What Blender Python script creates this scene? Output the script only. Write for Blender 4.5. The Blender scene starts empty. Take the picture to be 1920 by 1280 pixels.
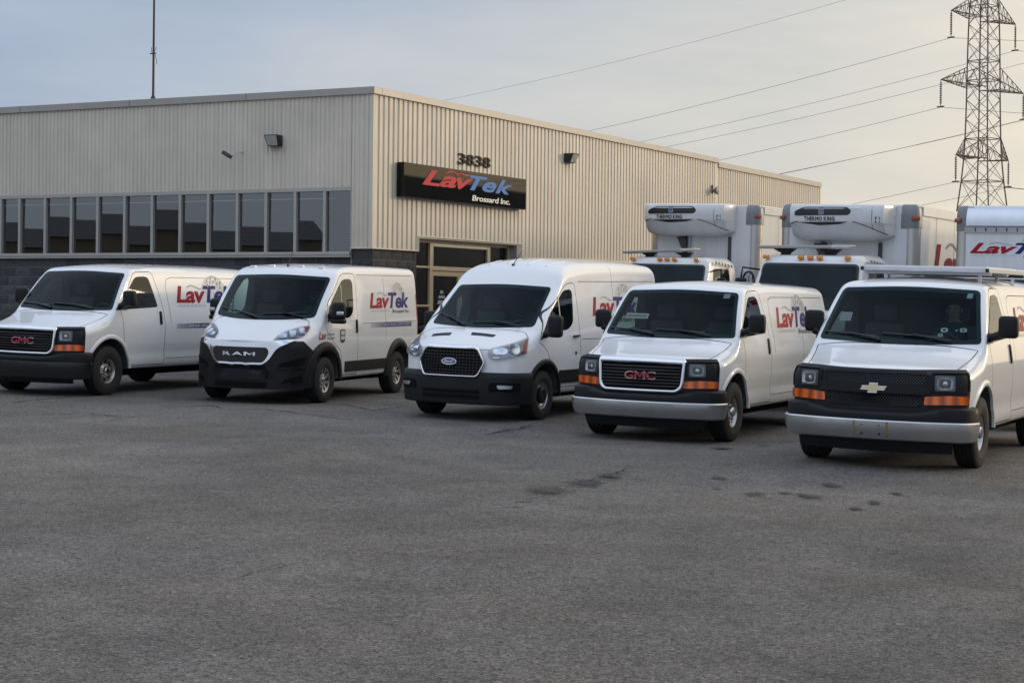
import bpy, bmesh, math, random
import numpy as np
from mathutils import Vector, Matrix
from mathutils.bvhtree import BVHTree
from mathutils.interpolate import poly_3d_calc

random.seed(7)
C = bpy.context.scene.collection
SC = bpy.context.scene
PI = math.pi

# ------------------------------------------------------------------ camera, sky, sun, exposure
CAM_H = 1.9897
cam_data = bpy.data.cameras.new('camera')
cam = bpy.data.objects.new('camera', cam_data)
C.objects.link(cam)
cam_data.sensor_width = 36.0
cam_data.lens = 3389.67 / 1920 * 36.0
cam_data.shift_y = -(640 - 572.34) / 1920
cam_data.clip_start = 0.1
cam_data.clip_end = 6000
cam.matrix_world = Matrix.Translation((0, 0, CAM_H)) @ Matrix.Rotation(PI / 2, 4, 'X') @ Matrix.Rotation(0.0104, 4, 'Z')
SC.camera = cam

SUN_EL, SUN_AZ = math.radians(11.0), math.radians(66.0)     # azimuth measured to the right of the view (+Y)
world = bpy.data.worlds.new('World')
SC.world = world
world.use_nodes = True
wn = world.node_tree.nodes
wl = world.node_tree.links
bg = wn['Background']
sky = wn.new('ShaderNodeTexSky')
sky.sky_type = 'NISHITA'
sky.sun_disc = False
sky.sun_elevation = SUN_EL
sky.sun_rotation = SUN_AZ
sky.air_density = 1.0
sky.dust_density = 2.0
sky.ozone_density = 1.6
tc = wn.new('ShaderNodeTexCoord')
sep = wn.new('ShaderNodeSeparateXYZ')
wl.new(tc.outputs['Generated'], sep.inputs[0])
# a thin high veil of cloud, thicker towards the horizon
mp = wn.new('ShaderNodeMapping')
mp.inputs['Scale'].default_value = (1.4, 1.4, 7.0)
mp.inputs['Rotation'].default_value = (0.12, 0.1, 0.6)
wl.new(tc.outputs['Generated'], mp.inputs[0])
cn = wn.new('ShaderNodeTexNoise')
cn.inputs['Scale'].default_value = 2.2
cn.inputs['Detail'].default_value = 7
cn.inputs['Roughness'].default_value = 0.55
wl.new(mp.outputs[0], cn.inputs['Vector'])
cr = wn.new('ShaderNodeMapRange')
cr.inputs['From Min'].default_value = 0.36
cr.inputs['From Max'].default_value = 0.72
cr.inputs['To Min'].default_value = 0.80
cr.inputs['To Max'].default_value = 0.92
wl.new(cn.outputs['Fac'], cr.inputs['Value'])
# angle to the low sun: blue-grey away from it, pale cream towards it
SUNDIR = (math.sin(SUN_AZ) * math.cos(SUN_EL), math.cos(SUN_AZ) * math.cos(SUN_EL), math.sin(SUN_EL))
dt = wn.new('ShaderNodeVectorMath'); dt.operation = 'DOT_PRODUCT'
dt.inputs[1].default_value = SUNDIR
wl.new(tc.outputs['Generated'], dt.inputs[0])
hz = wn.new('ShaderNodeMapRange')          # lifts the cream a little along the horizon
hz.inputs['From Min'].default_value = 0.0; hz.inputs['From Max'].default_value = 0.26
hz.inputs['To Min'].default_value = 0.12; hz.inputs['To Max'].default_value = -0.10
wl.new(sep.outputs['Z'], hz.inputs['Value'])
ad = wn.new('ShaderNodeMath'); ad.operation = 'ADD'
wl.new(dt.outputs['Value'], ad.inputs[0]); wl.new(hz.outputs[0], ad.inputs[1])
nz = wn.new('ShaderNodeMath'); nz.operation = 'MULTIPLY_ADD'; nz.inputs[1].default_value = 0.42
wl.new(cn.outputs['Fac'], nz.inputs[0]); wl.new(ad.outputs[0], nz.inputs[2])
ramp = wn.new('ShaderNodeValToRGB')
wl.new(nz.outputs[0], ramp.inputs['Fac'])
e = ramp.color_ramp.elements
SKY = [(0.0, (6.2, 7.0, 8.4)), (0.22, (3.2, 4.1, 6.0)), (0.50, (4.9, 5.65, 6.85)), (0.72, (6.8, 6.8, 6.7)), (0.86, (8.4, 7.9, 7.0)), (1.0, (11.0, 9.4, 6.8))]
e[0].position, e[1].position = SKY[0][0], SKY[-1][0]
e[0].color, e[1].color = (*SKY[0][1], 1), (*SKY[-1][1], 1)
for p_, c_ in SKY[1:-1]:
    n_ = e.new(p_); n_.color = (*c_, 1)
veil = wn.new('ShaderNodeMix')
veil.data_type = 'RGBA'
wl.new(cr.outputs[0], veil.inputs['Factor'])
wl.new(sky.outputs[0], veil.inputs[6])
wl.new(ramp.outputs['Color'], veil.inputs[7])
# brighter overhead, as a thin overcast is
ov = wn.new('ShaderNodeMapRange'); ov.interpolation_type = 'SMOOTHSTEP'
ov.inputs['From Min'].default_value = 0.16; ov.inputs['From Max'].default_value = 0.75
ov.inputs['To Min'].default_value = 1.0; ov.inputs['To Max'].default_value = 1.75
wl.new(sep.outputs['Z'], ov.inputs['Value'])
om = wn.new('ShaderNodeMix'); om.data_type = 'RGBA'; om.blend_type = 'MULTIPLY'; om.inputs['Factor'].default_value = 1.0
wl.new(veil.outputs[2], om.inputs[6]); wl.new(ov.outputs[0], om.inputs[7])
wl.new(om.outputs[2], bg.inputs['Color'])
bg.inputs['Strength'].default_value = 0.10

sun_data = bpy.data.lights.new('sun', 'SUN')
sun = bpy.data.objects.new('sun', sun_data)
C.objects.link(sun)
sun_data.energy = 1.5
sun_data.angle = math.radians(16)
sun_data.color = (1.0, 0.80, 0.56)
sd = Vector((math.sin(SUN_AZ) * math.cos(SUN_EL), math.cos(SUN_AZ) * math.cos(SUN_EL), math.sin(SUN_EL)))
sun.rotation_euler = sd.to_track_quat('Z', 'Y').to_euler()
sun.location = (20, 0, 20)

SC.view_settings.view_transform = 'Standard'
SC.view_settings.look = 'None'
SC.view_settings.exposure = 0.0
SC.view_settings.gamma = 1.0
SC.view_settings.use_curve_mapping = False
SC.cycles.max_bounces = 8
SC.cycles.transparent_max_bounces = 12
SC.cycles.use_denoising = True

# ------------------------------------------------------------------ materials
MATS = {}
def mat(name, col, rough=0.6, metal=0.0, coat=0.0, spec=0.5, noise=0.06, nscale=6.0, bump=0.0, bscale=40.0, rvar=0.0):
    if name in MATS: return MATS[name]
    m = bpy.data.materials.new(name); m.use_nodes = True
    nt = m.node_tree; b = nt.nodes['Principled BSDF']
    b.inputs['Roughness'].default_value = rough
    b.inputs['Metallic'].default_value = metal
    b.inputs['Coat Weight'].default_value = coat
    b.inputs['Coat Roughness'].default_value = 0.04
    b.inputs['Specular IOR Level'].default_value = spec
    t = nt.nodes.new('ShaderNodeTexCoord')
    n = nt.nodes.new('ShaderNodeTexNoise')
    n.inputs['Scale'].default_value = nscale; n.inputs['Detail'].default_value = 6; n.inputs['Roughness'].default_value = 0.6
    nt.links.new(t.outputs['Object'], n.inputs['Vector'])
    r = nt.nodes.new('ShaderNodeMapRange')
    r.inputs['From Min'].default_value = 0.3; r.inputs['From Max'].default_value = 0.7
    r.inputs['To Min'].default_value = 1 - noise; r.inputs['To Max'].default_value = 1 + noise * 0.6
    nt.links.new(n.outputs['Fac'], r.inputs['Value'])
    mx = nt.nodes.new('ShaderNodeMix'); mx.data_type = 'RGBA'; mx.blend_type = 'MULTIPLY'
    mx.inputs['Factor'].default_value = 1.0
    mx.inputs[6].default_value = (*col, 1)
    nt.links.new(r.outputs[0], mx.inputs[7])
    nt.links.new(mx.outputs[2], b.inputs['Base Color'])
    if rvar:
        r2 = nt.nodes.new('ShaderNodeMapRange')
        r2.inputs['From Min'].default_value = 0.3; r2.inputs['From Max'].default_value = 0.7
        r2.inputs['To Min'].default_value = max(0.02, rough - rvar); r2.inputs['To Max'].default_value = min(1, rough + rvar)
        nt.links.new(n.outputs['Fac'], r2.inputs['Value'])
        nt.links.new(r2.outputs[0], b.inputs['Roughness'])
    if bump:
        n2 = nt.nodes.new('ShaderNodeTexNoise'); n2.inputs['Scale'].default_value = bscale; n2.inputs['Detail'].default_value = 5
        nt.links.new(t.outputs['Object'], n2.inputs['Vector'])
        bp = nt.nodes.new('ShaderNodeBump'); bp.inputs['Strength'].default_value = bump; bp.inputs['Distance'].default_value = 0.01
        nt.links.new(n2.outputs['Fac'], bp.inputs['Height'])
        nt.links.new(bp.outputs[0], b.inputs['Normal'])
    MATS[name] = m
    return m

def weather(m, amt=0.14, sx=9.0, sz=0.22):
    """faint run-down streaks on sheet metal, multiplied into the colour"""
    nt = m.node_tree; b = nt.nodes['Principled BSDF']; l = b.inputs['Base Color'].links[0]; src = l.from_socket
    t = nt.nodes.new('ShaderNodeTexCoord'); mp_ = nt.nodes.new('ShaderNodeMapping'); mp_.inputs['Scale'].default_value = (sx, sx, sz)
    n = nt.nodes.new('ShaderNodeTexNoise'); n.inputs['Scale'].default_value = 1.0; n.inputs['Detail'].default_value = 5; n.inputs['Roughness'].default_value = 0.65
    n2 = nt.nodes.new('ShaderNodeTexNoise'); n2.inputs['Scale'].default_value = 0.5; n2.inputs['Detail'].default_value = 4
    nt.links.new(t.outputs['Object'], mp_.inputs[0]); nt.links.new(mp_.outputs[0], n.inputs['Vector']); nt.links.new(t.outputs['Object'], n2.inputs['Vector'])
    a = nt.nodes.new('ShaderNodeMath'); a.operation = 'ADD'; nt.links.new(n.outputs['Fac'], a.inputs[0]); nt.links.new(n2.outputs['Fac'], a.inputs[1])
    r = nt.nodes.new('ShaderNodeMapRange'); r.inputs['From Min'].default_value = 0.72; r.inputs['From Max'].default_value = 1.28
    r.inputs['To Min'].default_value = 1 - amt; r.inputs['To Max'].default_value = 1 + amt * 0.5
    nt.links.new(a.outputs[0], r.inputs['Value'])
    mx = nt.nodes.new('ShaderNodeMix'); mx.data_type = 'RGBA'; mx.blend_type = 'MULTIPLY'; mx.inputs['Factor'].default_value = 1
    nt.links.new(src, mx.inputs[6]); nt.links.new(r.outputs[0], mx.inputs[7]); nt.links.new(mx.outputs[2], b.inputs['Base Color'])

def glass_mat(name, tint, spec_rough=0.02, ior=1.5):
    if name in MATS: return MATS[name]
    m = bpy.data.materials.new(name); m.use_nodes = True
    nt = m.node_tree; nt.nodes.remove(nt.nodes['Principled BSDF'])
    out = nt.nodes['Material Output']
    tr = nt.nodes.new('ShaderNodeBsdfTransparent')
    gl = nt.nodes.new('ShaderNodeBsdfGlossy'); gl.inputs['Roughness'].default_value = spec_rough
    gl.inputs['Color'].default_value = (0.95, 0.97, 1, 1)
    fr = nt.nodes.new('ShaderNodeFresnel'); fr.inputs['IOR'].default_value = ior
    t = nt.nodes.new('ShaderNodeTexCoord')
    n = nt.nodes.new('ShaderNodeTexNoise'); n.inputs['Scale'].default_value = 3.0; n.inputs['Detail'].default_value = 5
    nt.links.new(t.outputs['Object'], n.inputs['Vector'])
    cr_ = nt.nodes.new('ShaderNodeMix'); cr_.data_type = 'RGBA'
    cr_.inputs[6].default_value = (*[c * 0.9 for c in tint], 1); cr_.inputs[7].default_value = (*[min(1, c * 1.1) for c in tint], 1)
    nt.links.new(n.outputs['Fac'], cr_.inputs['Factor'])
    nt.links.new(cr_.outputs[2], tr.inputs['Color'])
    mx = nt.nodes.new('ShaderNodeMixShader')
    nt.links.new(fr.outputs[0], mx.inputs[0]); nt.links.new(tr.outputs[0], mx.inputs[1]); nt.links.new(gl.outputs[0], mx.inputs[2])
    nt.links.new(mx.outputs[0], out.inputs['Surface'])
    MATS[name] = m
    return m

def paint_mat(name, col, dirt=0.12, rough=0.38, coat=1.0):
    """coated vehicle paint with road film: brownish dust that thickens in noise patches low on the body"""
    if name in MATS: return MATS[name]
    m = bpy.data.materials.new(name); m.use_nodes = True
    nt = m.node_tree; b = nt.nodes['Principled BSDF']
    b.inputs['Roughness'].default_value = rough
    b.inputs['Coat Weight'].default_value = coat
    t = nt.nodes.new('ShaderNodeTexCoord'); s = nt.nodes.new('ShaderNodeSeparateXYZ')
    nt.links.new(t.outputs['Object'], s.inputs[0])
    h = nt.nodes.new('ShaderNodeMapRange')
    h.inputs['From Min'].default_value = 0.3; h.inputs['From Max'].default_value = 1.15
    h.inputs['To Min'].default_value = 1.0; h.inputs['To Max'].default_value = 0.12
    nt.links.new(s.outputs['Z'], h.inputs['Value'])
    n = nt.nodes.new('ShaderNodeTexNoise'); n.inputs['Scale'].default_value = 5; n.inputs['Detail'].default_value = 8; n.inputs['Roughness'].default_value = 0.65
    nt.links.new(t.outputs['Object'], n.inputs['Vector'])
    mu = nt.nodes.new('ShaderNodeMath'); mu.operation = 'MULTIPLY'
    nt.links.new(h.outputs[0], mu.inputs[0]); nt.links.new(n.outputs['Fac'], mu.inputs[1])
    m2 = nt.nodes.new('ShaderNodeMath'); m2.operation = 'MULTIPLY'; m2.inputs[1].default_value = dirt * 2
    nt.links.new(mu.outputs[0], m2.inputs[0])
    mx = nt.nodes.new('ShaderNodeMix'); mx.data_type = 'RGBA'
    mx.inputs[6].default_value = (*col, 1); mx.inputs[7].default_value = (0.30, 0.27, 0.235, 1)
    nt.links.new(m2.outputs[0], mx.inputs['Factor'])
    nt.links.new(mx.outputs[2], b.inputs['Base Color'])
    r = nt.nodes.new('ShaderNodeMapRange'); r.inputs['To Min'].default_value = 0.03; r.inputs['To Max'].default_value = 0.16
    nt.links.new(mu.outputs[0], r.inputs['Value']); nt.links.new(r.outputs[0], b.inputs['Coat Roughness'])
    MATS[name] = m
    return m

WHITE = paint_mat('white_paint', (0.80, 0.80, 0.80), 0.2)
BLACKPL = mat('black_plastic', (0.010, 0.0103, 0.0115), 0.5, spec=0.26, bump=0.05, bscale=220, rvar=0.08)
TRIMBLK = mat('trim_black', (0.012, 0.012, 0.013), 0.25)
DARK = mat('dark_void', (0.007, 0.007, 0.0075), 0.9, spec=0.1)
INTER = mat('interior_grey', (0.060, 0.063, 0.066), 0.8, noise=0.2)
CHROME = mat('chrome', (0.72, 0.73, 0.75), 0.10, 1.0, noise=0.03)
DULLCHR = mat('dull_chrome', (0.60, 0.61, 0.62), 0.30, 1.0, noise=0.03, rvar=0.02)
RUBBER = mat('tyre_rubber', (0.018, 0.017, 0.0165), 0.82, noise=0.25, bump=0.1, bscale=120)
STEEL = mat('wheel_steel', (0.50, 0.49, 0.47), 0.34, 0.9, noise=0.25, nscale=20)
HUBCHR = mat('hub_chrome', (0.60, 0.60, 0.60), 0.18, 1.0, noise=0.15)
AMBER = mat('amber_lens', (0.80, 0.135, 0.008), 0.15, coat=0.5, noise=0.15, nscale=8)
REDLENS = mat('red_lens', (0.42, 0.02, 0.015), 0.15, coat=0.8)
REFLECT = mat('lamp_reflector', (0.84, 0.85, 0.87), 0.17, 0.92, noise=0.2, nscale=40)
REFLECT2 = mat('square_lamp_reflector', (0.80, 0.81, 0.82), 0.22, 0.5, noise=0.3, nscale=35)
GLASS = glass_mat('vehicle_glass', (0.50, 0.68, 0.68), ior=1.21)
SIDEGL = glass_mat('side_glass', (0.42, 0.52, 0.52), ior=1.42)
LENS = glass_mat('lamp_lens', (0.88, 0.90, 0.92), ior=1.45)
LRED = mat('logo_red', (0.33, 0.008, 0.018), 0.5, noise=0.05, spec=0.2)
LBLUE = mat('logo_blue', (0.024, 0.025, 0.165), 0.5, noise=0.05, spec=0.2)
LGREY = mat('logo_grey', (0.34, 0.34, 0.35), 0.5)
LPALE = mat('logo_pale_grey', (0.56, 0.56, 0.56), 0.5)
LBLACK = mat('logo_black', (0.03, 0.03, 0.035), 0.4)
PAPER = mat('paper', (0.62, 0.70, 0.68), 0.7)

def ribbed(m, dark, freq):
    """moulded lens: alternating deeper bands in the colour and relief"""
    nt = m.node_tree; b = nt.nodes['Principled BSDF']; src = b.inputs['Base Color'].links[0].from_socket
    t = nt.nodes.new('ShaderNodeTexCoord'); w = nt.nodes.new('ShaderNodeTexWave'); w.inputs['Scale'].default_value = freq; w.inputs['Distortion'].default_value = 1.5; w.inputs['Detail'].default_value = 2
    nt.links.new(t.outputs['Object'], w.inputs['Vector'])
    r = nt.nodes.new('ShaderNodeMapRange'); r.inputs['To Min'].default_value = dark; r.inputs['To Max'].default_value = 1.1
    nt.links.new(w.outputs['Fac'], r.inputs['Value'])
    mx = nt.nodes.new('ShaderNodeMix'); mx.data_type = 'RGBA'; mx.blend_type = 'MULTIPLY'; mx.inputs['Factor'].default_value = 1
    nt.links.new(src, mx.inputs[6]); nt.links.new(r.outputs[0], mx.inputs[7]); nt.links.new(mx.outputs[2], b.inputs['Base Color'])
    bp = nt.nodes.new('ShaderNodeBump'); bp.inputs['Strength'].default_value = 0.5; bp.inputs['Distance'].default_value = 0.01
    nt.links.new(w.outputs['Fac'], bp.inputs['Height']); nt.links.new(bp.outputs[0], b.inputs['Normal'])
ribbed(AMBER, 0.40, 2.6)

# ------------------------------------------------------------------ object helpers
def link(name, me, parent=None):
    o = bpy.data.objects.new(name, me); C.objects.link(o)
    if parent is not None: o.parent = parent
    return o

def tag(o, label=None, cat=None, group=None, kind=None):
    if label: o['label'] = label
    if cat: o['category'] = cat
    if group: o['group'] = group
    if kind: o['kind'] = kind
    return o

def empty(name, M=None, parent=None):
    o = bpy.data.objects.new(name, None); C.objects.link(o)
    o.empty_display_size = 0.2
    if parent is not None: o.parent = parent
    if M is not None: o.matrix_local = M
    return o

def mesh(name, V, F, mats, parent=None, smooth=None, midx=None, recalc=False):
    me = bpy.data.meshes.new(name)
    me.from_pydata([tuple(v) for v in V], [], [tuple(f) for f in F])
    if not isinstance(mats, (list, tuple)): mats = [mats]
    for m in mats: me.materials.append(m)
    if midx is not None: me.polygons.foreach_set('material_index', list(midx))
    if recalc:
        b = bmesh.new(); b.from_mesh(me); bmesh.ops.recalc_face_normals(b, faces=b.faces); b.to_mesh(me); b.free()
    if smooth is not None:
        me.polygons.foreach_set('use_smooth', [True] * len(me.polygons))
        if smooth < 180: me.set_sharp_from_angle(angle=math.radians(smooth))
    me.update()
    return link(name, me, parent)

class MB:
    """collects shapes, then links them as one mesh object"""
    def __init__(s): s.V = []; s.F = []; s.M = []
    def add(s, V, F, m=0):
        n = len(s.V); s.V += [tuple(v) for v in V]
        s.F += [tuple(i + n for i in f) for f in F]; s.M += [m] * len(F)
        return s
    def box(s, x0, x1, y0, y1, z0, z1, m=0, M=None):
        V = [(x, y, z) for z in (z0, z1) for y in (y0, y1) for x in (x0, x1)]
        if M is not None: V = [tuple(M @ Vector(v)) for v in V]
        return s.add(V, [(0, 2, 3, 1), (4, 5, 7, 6), (0, 1, 5, 4), (2, 6, 7, 3), (0, 4, 6, 2), (1, 3, 7, 5)], m)
    def cbox(s, x0, x1, y0, y1, z0, z1, c=0.01, m=0, M=None, seg=2):
        b = bmesh.new(); bmesh.ops.create_cube(b, size=1.0)
        for v in b.verts: v.co = Vector(((x0 + x1) / 2 + v.co.x * (x1 - x0), (y0 + y1) / 2 + v.co.y * (y1 - y0), (z0 + z1) / 2 + v.co.z * (z1 - z0)))
        bmesh.ops.bevel(b, geom=b.edges[:], offset=c, segments=seg, profile=0.5, affect='EDGES')
        b.verts.index_update()
        V = [v.co.copy() for v in b.verts]
        if M is not None: V = [M @ v for v in V]
        s.add(V, [[v.index for v in f.verts] for f in b.faces], m); b.free()
        return s
    def tube(s, pts, r, n=6, m=0, caps=True):
        pts = [Vector(p) for p in pts]; rings = []
        up = None
        for i, p in enumerate(pts):
            t = (pts[min(i + 1, len(pts) - 1)] - pts[max(i - 1, 0)]).normalized()
            if up is None:
                up = Vector((0, 0, 1)) if abs(t.z) < 0.9 else Vector((1, 0, 0))
            a = t.cross(up).normalized(); bb = a.cross(t).normalized(); up = bb
            rr = r[i] if isinstance(r, (list, tuple)) else r
            rings.append([p + (a * math.cos(2 * PI * k / n) + bb * math.sin(2 * PI * k / n)) * rr for k in range(n)])
        V = [v for rg in rings for v in rg]; F = []
        for i in range(len(rings) - 1):
            for k in range(n):
                F.append((i * n + k, i * n + (k + 1) % n, (i + 1) * n + (k + 1) % n, (i + 1) * n + k))
        if caps: F += [tuple(range(n - 1, -1, -1)), tuple((len(rings) - 1) * n + k for k in range(n))]
        return s.add(V, F, m)
    def prism(s, poly, axis, a0, a1, m=0):
        """polygon in the two other axes, extruded along axis"""
        def P(q, t):
            return (t, q[0], q[1]) if axis == 0 else (q[0], t, q[1]) if axis == 1 else (q[0], q[1], t)
        n = len(poly)
        V = [P(q, a0) for q in poly] + [P(q, a1) for q in poly]
        F = [tuple(range(n)), tuple(range(2 * n - 1, n - 1, -1))] + [(i, i + n, (i + 1) % n + n, (i + 1) % n) for i in range(n)]
        return s.add(V, F, m)
    def lathe(s, prof, n=32, m=0, axis=0, c=(0, 0, 0)):
        """profile of (radius, along axis)"""
        V = []; F = []
        for i, (r, t) in enumerate(prof):
            for k in range(n):
                a = 2 * PI * k / n; p, q = r * math.cos(a), r * math.sin(a)
                v = (t, p, q) if axis == 0 else (p, t, q) if axis == 1 else (p, q, t)
                V.append((v[0] + c[0], v[1] + c[1], v[2] + c[2]))
        for i in range(len(prof) - 1):
            for k in range(n):
                F.append((i * n + k, i * n + (k + 1) % n, (i + 1) * n + (k + 1) % n, (i + 1) * n + k))
        if prof[0][0] < 1e-4 or True:
            F.append(tuple(range(n - 1, -1, -1))); F.append(tuple((len(prof) - 1) * n + k for k in range(n)))
        return s.add(V, F, m)
    def build(s, name, mats, parent=None, smooth=None, recalc=True):
        return mesh(name, s.V, s.F, mats, parent, smooth, s.M, recalc)

def pchip(xs, ys):
    xs = np.array(xs, float); ys = np.array(ys, float)
    h = np.diff(xs); d = np.diff(ys) / h
    m = np.zeros(len(xs)); m[0], m[-1] = d[0], d[-1]
    for i in range(1, len(xs) - 1):
        if d[i - 1] * d[i] > 0:
            w1, w2 = 2 * h[i] + h[i - 1], h[i] + 2 * h[i - 1]
            m[i] = (w1 + w2) / (w1 / d[i - 1] + w2 / d[i])
    def f(x):
        x = min(max(x, xs[0]), xs[-1]); i = min(int(np.searchsorted(xs, x, 'right')) - 1, len(h) - 1); i = max(i, 0)
        t = (x - xs[i]) / h[i]
        return float((2*t**3-3*t**2+1)*ys[i] + (t**3-2*t**2+t)*h[i]*m[i] + (-2*t**3+3*t**2)*ys[i+1] + (t**3-t**2)*h[i]*m[i+1])
    return f

def round_poly(P, r, n=4):
    out = []; N = len(P)
    for i in range(N):
        p = Vector(P[i]); a = Vector(P[i - 1]); b = Vector(P[(i + 1) % N])
        rr = r[i] if isinstance(r, (list, tuple)) else r
        da, db = (a - p), (b - p)
        k = min(rr, da.length * 0.48, db.length * 0.48)
        p0, p2 = p + da.normalized() * k, p + db.normalized() * k
        for j in range(n + 1):
            t = j / n
            out.append(tuple(p0 * (1 - t) ** 2 + p * 2 * t * (1 - t) + p2 * t * t))
    return out

def inset_poly(P, d):
    """shrink a ccw or cw polygon by d (keeps the point count)"""
    A = sum(P[i - 1][0] * P[i][1] - P[i][0] * P[i - 1][1] for i in range(len(P)))
    sg = 1 if A > 0 else -1
    out = []; N = len(P)
    for i in range(N):
        t = (Vector(P[(i + 1) % N]) - Vector(P[i - 1])).normalized()
        out.append((P[i][0] - sg * t.y * d, P[i][1] + sg * t.x * d))
    return out

def text_geo(s, bold=0.0, shear=0.0, spacing=1.0, res=3):
    if bold > 0 and 'M' in s and len(s) > 1:       # heavy M drawn by hand, the other letters set beside it
        V, F, x = [], [], 0.0
        for ch in s:
            if ch == ' ': x += 0.26; continue
            v, f = text_geo(ch, bold, 0.0, 1.0, res); x0, x1 = min(p[0] for p in v), max(p[0] for p in v); b = len(V)
            V += [(p[0] - x0 + x, p[1]) for p in v]; F += [tuple(i + b for i in q) for q in f]; x += x1 - x0 + 0.085 * spacing
        return [(p[0] + shear * p[1], p[1]) for p in V], F
    if s == 'M' and bold > 0:
        k, w, h, t, b = 0.12 + 2 * bold, 0.74, 0.69 + bold, 0.17 + 2.6 * bold, 0.13
        V = [(0, -bold), (k, -bold), (k, h), (0, h), (w - k, -bold), (w, -bold), (w, h), (w - k, h), (k, h - t), (w / 2, b), (w / 2, b + t), (w - k, h - t)]
        return V, [(0, 1, 8, 2, 3), (4, 5, 6, 7, 11), (2, 8, 9, 10), (10, 9, 11, 7)]
    cu = bpy.data.curves.new('lettering', 'FONT'); cu.body = s; cu.size = 1.0
    cu.offset = bold; cu.shear = shear; cu.space_character = spacing; cu.resolution_u = res
    o = bpy.data.objects.new('lettering', cu); C.objects.link(o)
    dg = bpy.context.evaluated_depsgraph_get()
    me = bpy.data.meshes.new_from_object(o.evaluated_get(dg))
    V = [(v.co.x, v.co.y) for v in me.vertices]; F = [tuple(p.vertices) for p in me.polygons]
    bpy.data.objects.remove(o); bpy.data.curves.remove(cu); bpy.data.meshes.remove(me)
    return V, F

def fit(V, a0, a1, b0, b1):
    xs = [v[0] for v in V]; ys = [v[1] for v in V]
    x0, x1, y0, y1 = min(xs), max(xs), min(ys), max(ys)
    return [(a0 + (v[0] - x0) / (x1 - x0) * (a1 - a0), b0 + (v[1] - y0) / (y1 - y0) * (b1 - b0)) for v in V]

def grid_cut(V2, F, step):
    """cut a flat 2-D mesh along grid lines so that it can follow a curved surface"""
    b = bmesh.new(); vs = [b.verts.new((v[0], v[1], 0)) for v in V2]
    for f in F:
        try: b.faces.new([vs[i] for i in f])
        except ValueError: pass
    b.verts.index_update()
    for ax in (0, 1):
        lo, hi = min(v[ax] for v in V2), max(v[ax] for v in V2)
        st = step[ax] if isinstance(step, (tuple, list)) else step
        if not st: continue
        k = math.floor(lo / st) + 1
        while k * st < hi:
            co = [0, 0, 0]; co[ax] = k * st + 1e-5; no = [0, 0, 0]; no[ax] = 1
            bmesh.ops.bisect_plane(b, geom=b.verts[:] + b.edges[:] + b.faces[:], dist=1e-6, plane_co=co, plane_no=no)
            k += 1
    b.verts.index_update()
    VV = [(v.co.x, v.co.y) for v in b.verts]; FF = [[v.index for v in f.verts] for f in b.faces]
    b.free()
    return VV, FF

def skin(V2, F, proj, off, thick):
    """map a flat mesh onto a surface; off = proud of it, thick = depth behind the outer face"""
    V = []
    for a, bb in V2:
        co, n = proj(a, bb); V.append(co + n * off)
    if not thick: return V, F
    n0 = len(V)
    for a, bb in V2:
        co, n = proj(a, bb); V.append(co + n * (off - thick))
    cnt = {}
    for f in F:
        for i in range(len(f)):
            e = (f[i], f[(i + 1) % len(f)]); cnt[e] = cnt.get(e, 0) + 1
    FF = [tuple(f) for f in F] + [tuple(i + n0 for i in reversed(f)) for f in F]
    for (a, b_) in cnt:
        if (b_, a) not in cnt: FF.append((a, a + n0, b_ + n0, b_))
    return V, FF

def panel(name, poly, proj, off, thick, m, parent, step=0.08, smooth=35):
    V2, F = grid_cut(list(poly), [tuple(range(len(poly)))], step)
    V, F = skin(V2, F, proj, off, thick)
    return mesh(name, V, F, m, parent, smooth, recalc=bool(thick))

def ring_panel(name, A, B, proj, off, thick, m, parent, smooth=35):
    """band between two outlines of equal point count"""
    n = len(A); V2 = list(A) + list(B)
    F = [(i, (i + 1) % n, n + (i + 1) % n, n + i) for i in range(n)]
    V2, F = grid_cut(V2, F, 0.06)
    V, F = skin(V2, F, proj, off, thick)
    return mesh(name, V, F, m, parent, smooth, recalc=bool(thick))

def ring_bulge(name, A, B, proj, off, bulge, thick, m, parent):
    """rounded frame moulding between two outlines"""
    n = len(A); K = 6; V = []; F = []
    for i in range(n):
        for k in range(K + 1):
            f = k / K; q = (A[i][0] * (1 - f) + B[i][0] * f, A[i][1] * (1 - f) + B[i][1] * f)
            co, nn = proj(*q); V.append(co + nn * (off + bulge * (math.sqrt(max(0.0, 1 - (2 * f - 1) ** 2)))))
    o = len(V); 
    for i in range(n):
        for k in (0, K):
            co, nn = proj(*(A[i] if k == 0 else B[i])); V.append(co + nn * (off - thick))
    for i in range(n):
        j = (i + 1) % n
        for k in range(K): F.append((i * (K + 1) + k, j * (K + 1) + k, j * (K + 1) + k + 1, i * (K + 1) + k + 1))
        F.append((i * (K + 1), o + 2 * i, o + 2 * j, j * (K + 1))); F.append((i * (K + 1) + K, j * (K + 1) + K, o + 2 * j + 1, o + 2 * i + 1))
        F.append((o + 2 * i, o + 2 * i + 1, o + 2 * j + 1, o + 2 * j))
    return mesh(name, V, F, m, parent, 60, recalc=True)

def dense(P, d=0.06):
    """split the long edges of an outline"""
    out = []
    for i in range(len(P)):
        a, b = P[i], P[(i + 1) % len(P)]; k = max(1, int(math.hypot(b[0] - a[0], b[1] - a[1]) / d))
        out += [(a[0] + (b[0] - a[0]) * j / k, a[1] + (b[1] - a[1]) * j / k) for j in range(k)]
    return out

def decal(V2, F, proj, m, name, parent, step=0.12, off=0.003, thick=0.0):
    V2, F = grid_cut(V2, F, step)
    V, F = skin(V2, F, proj, off, thick)
    return mesh(name, V, F, m, parent, None, recalc=bool(thick))

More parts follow.
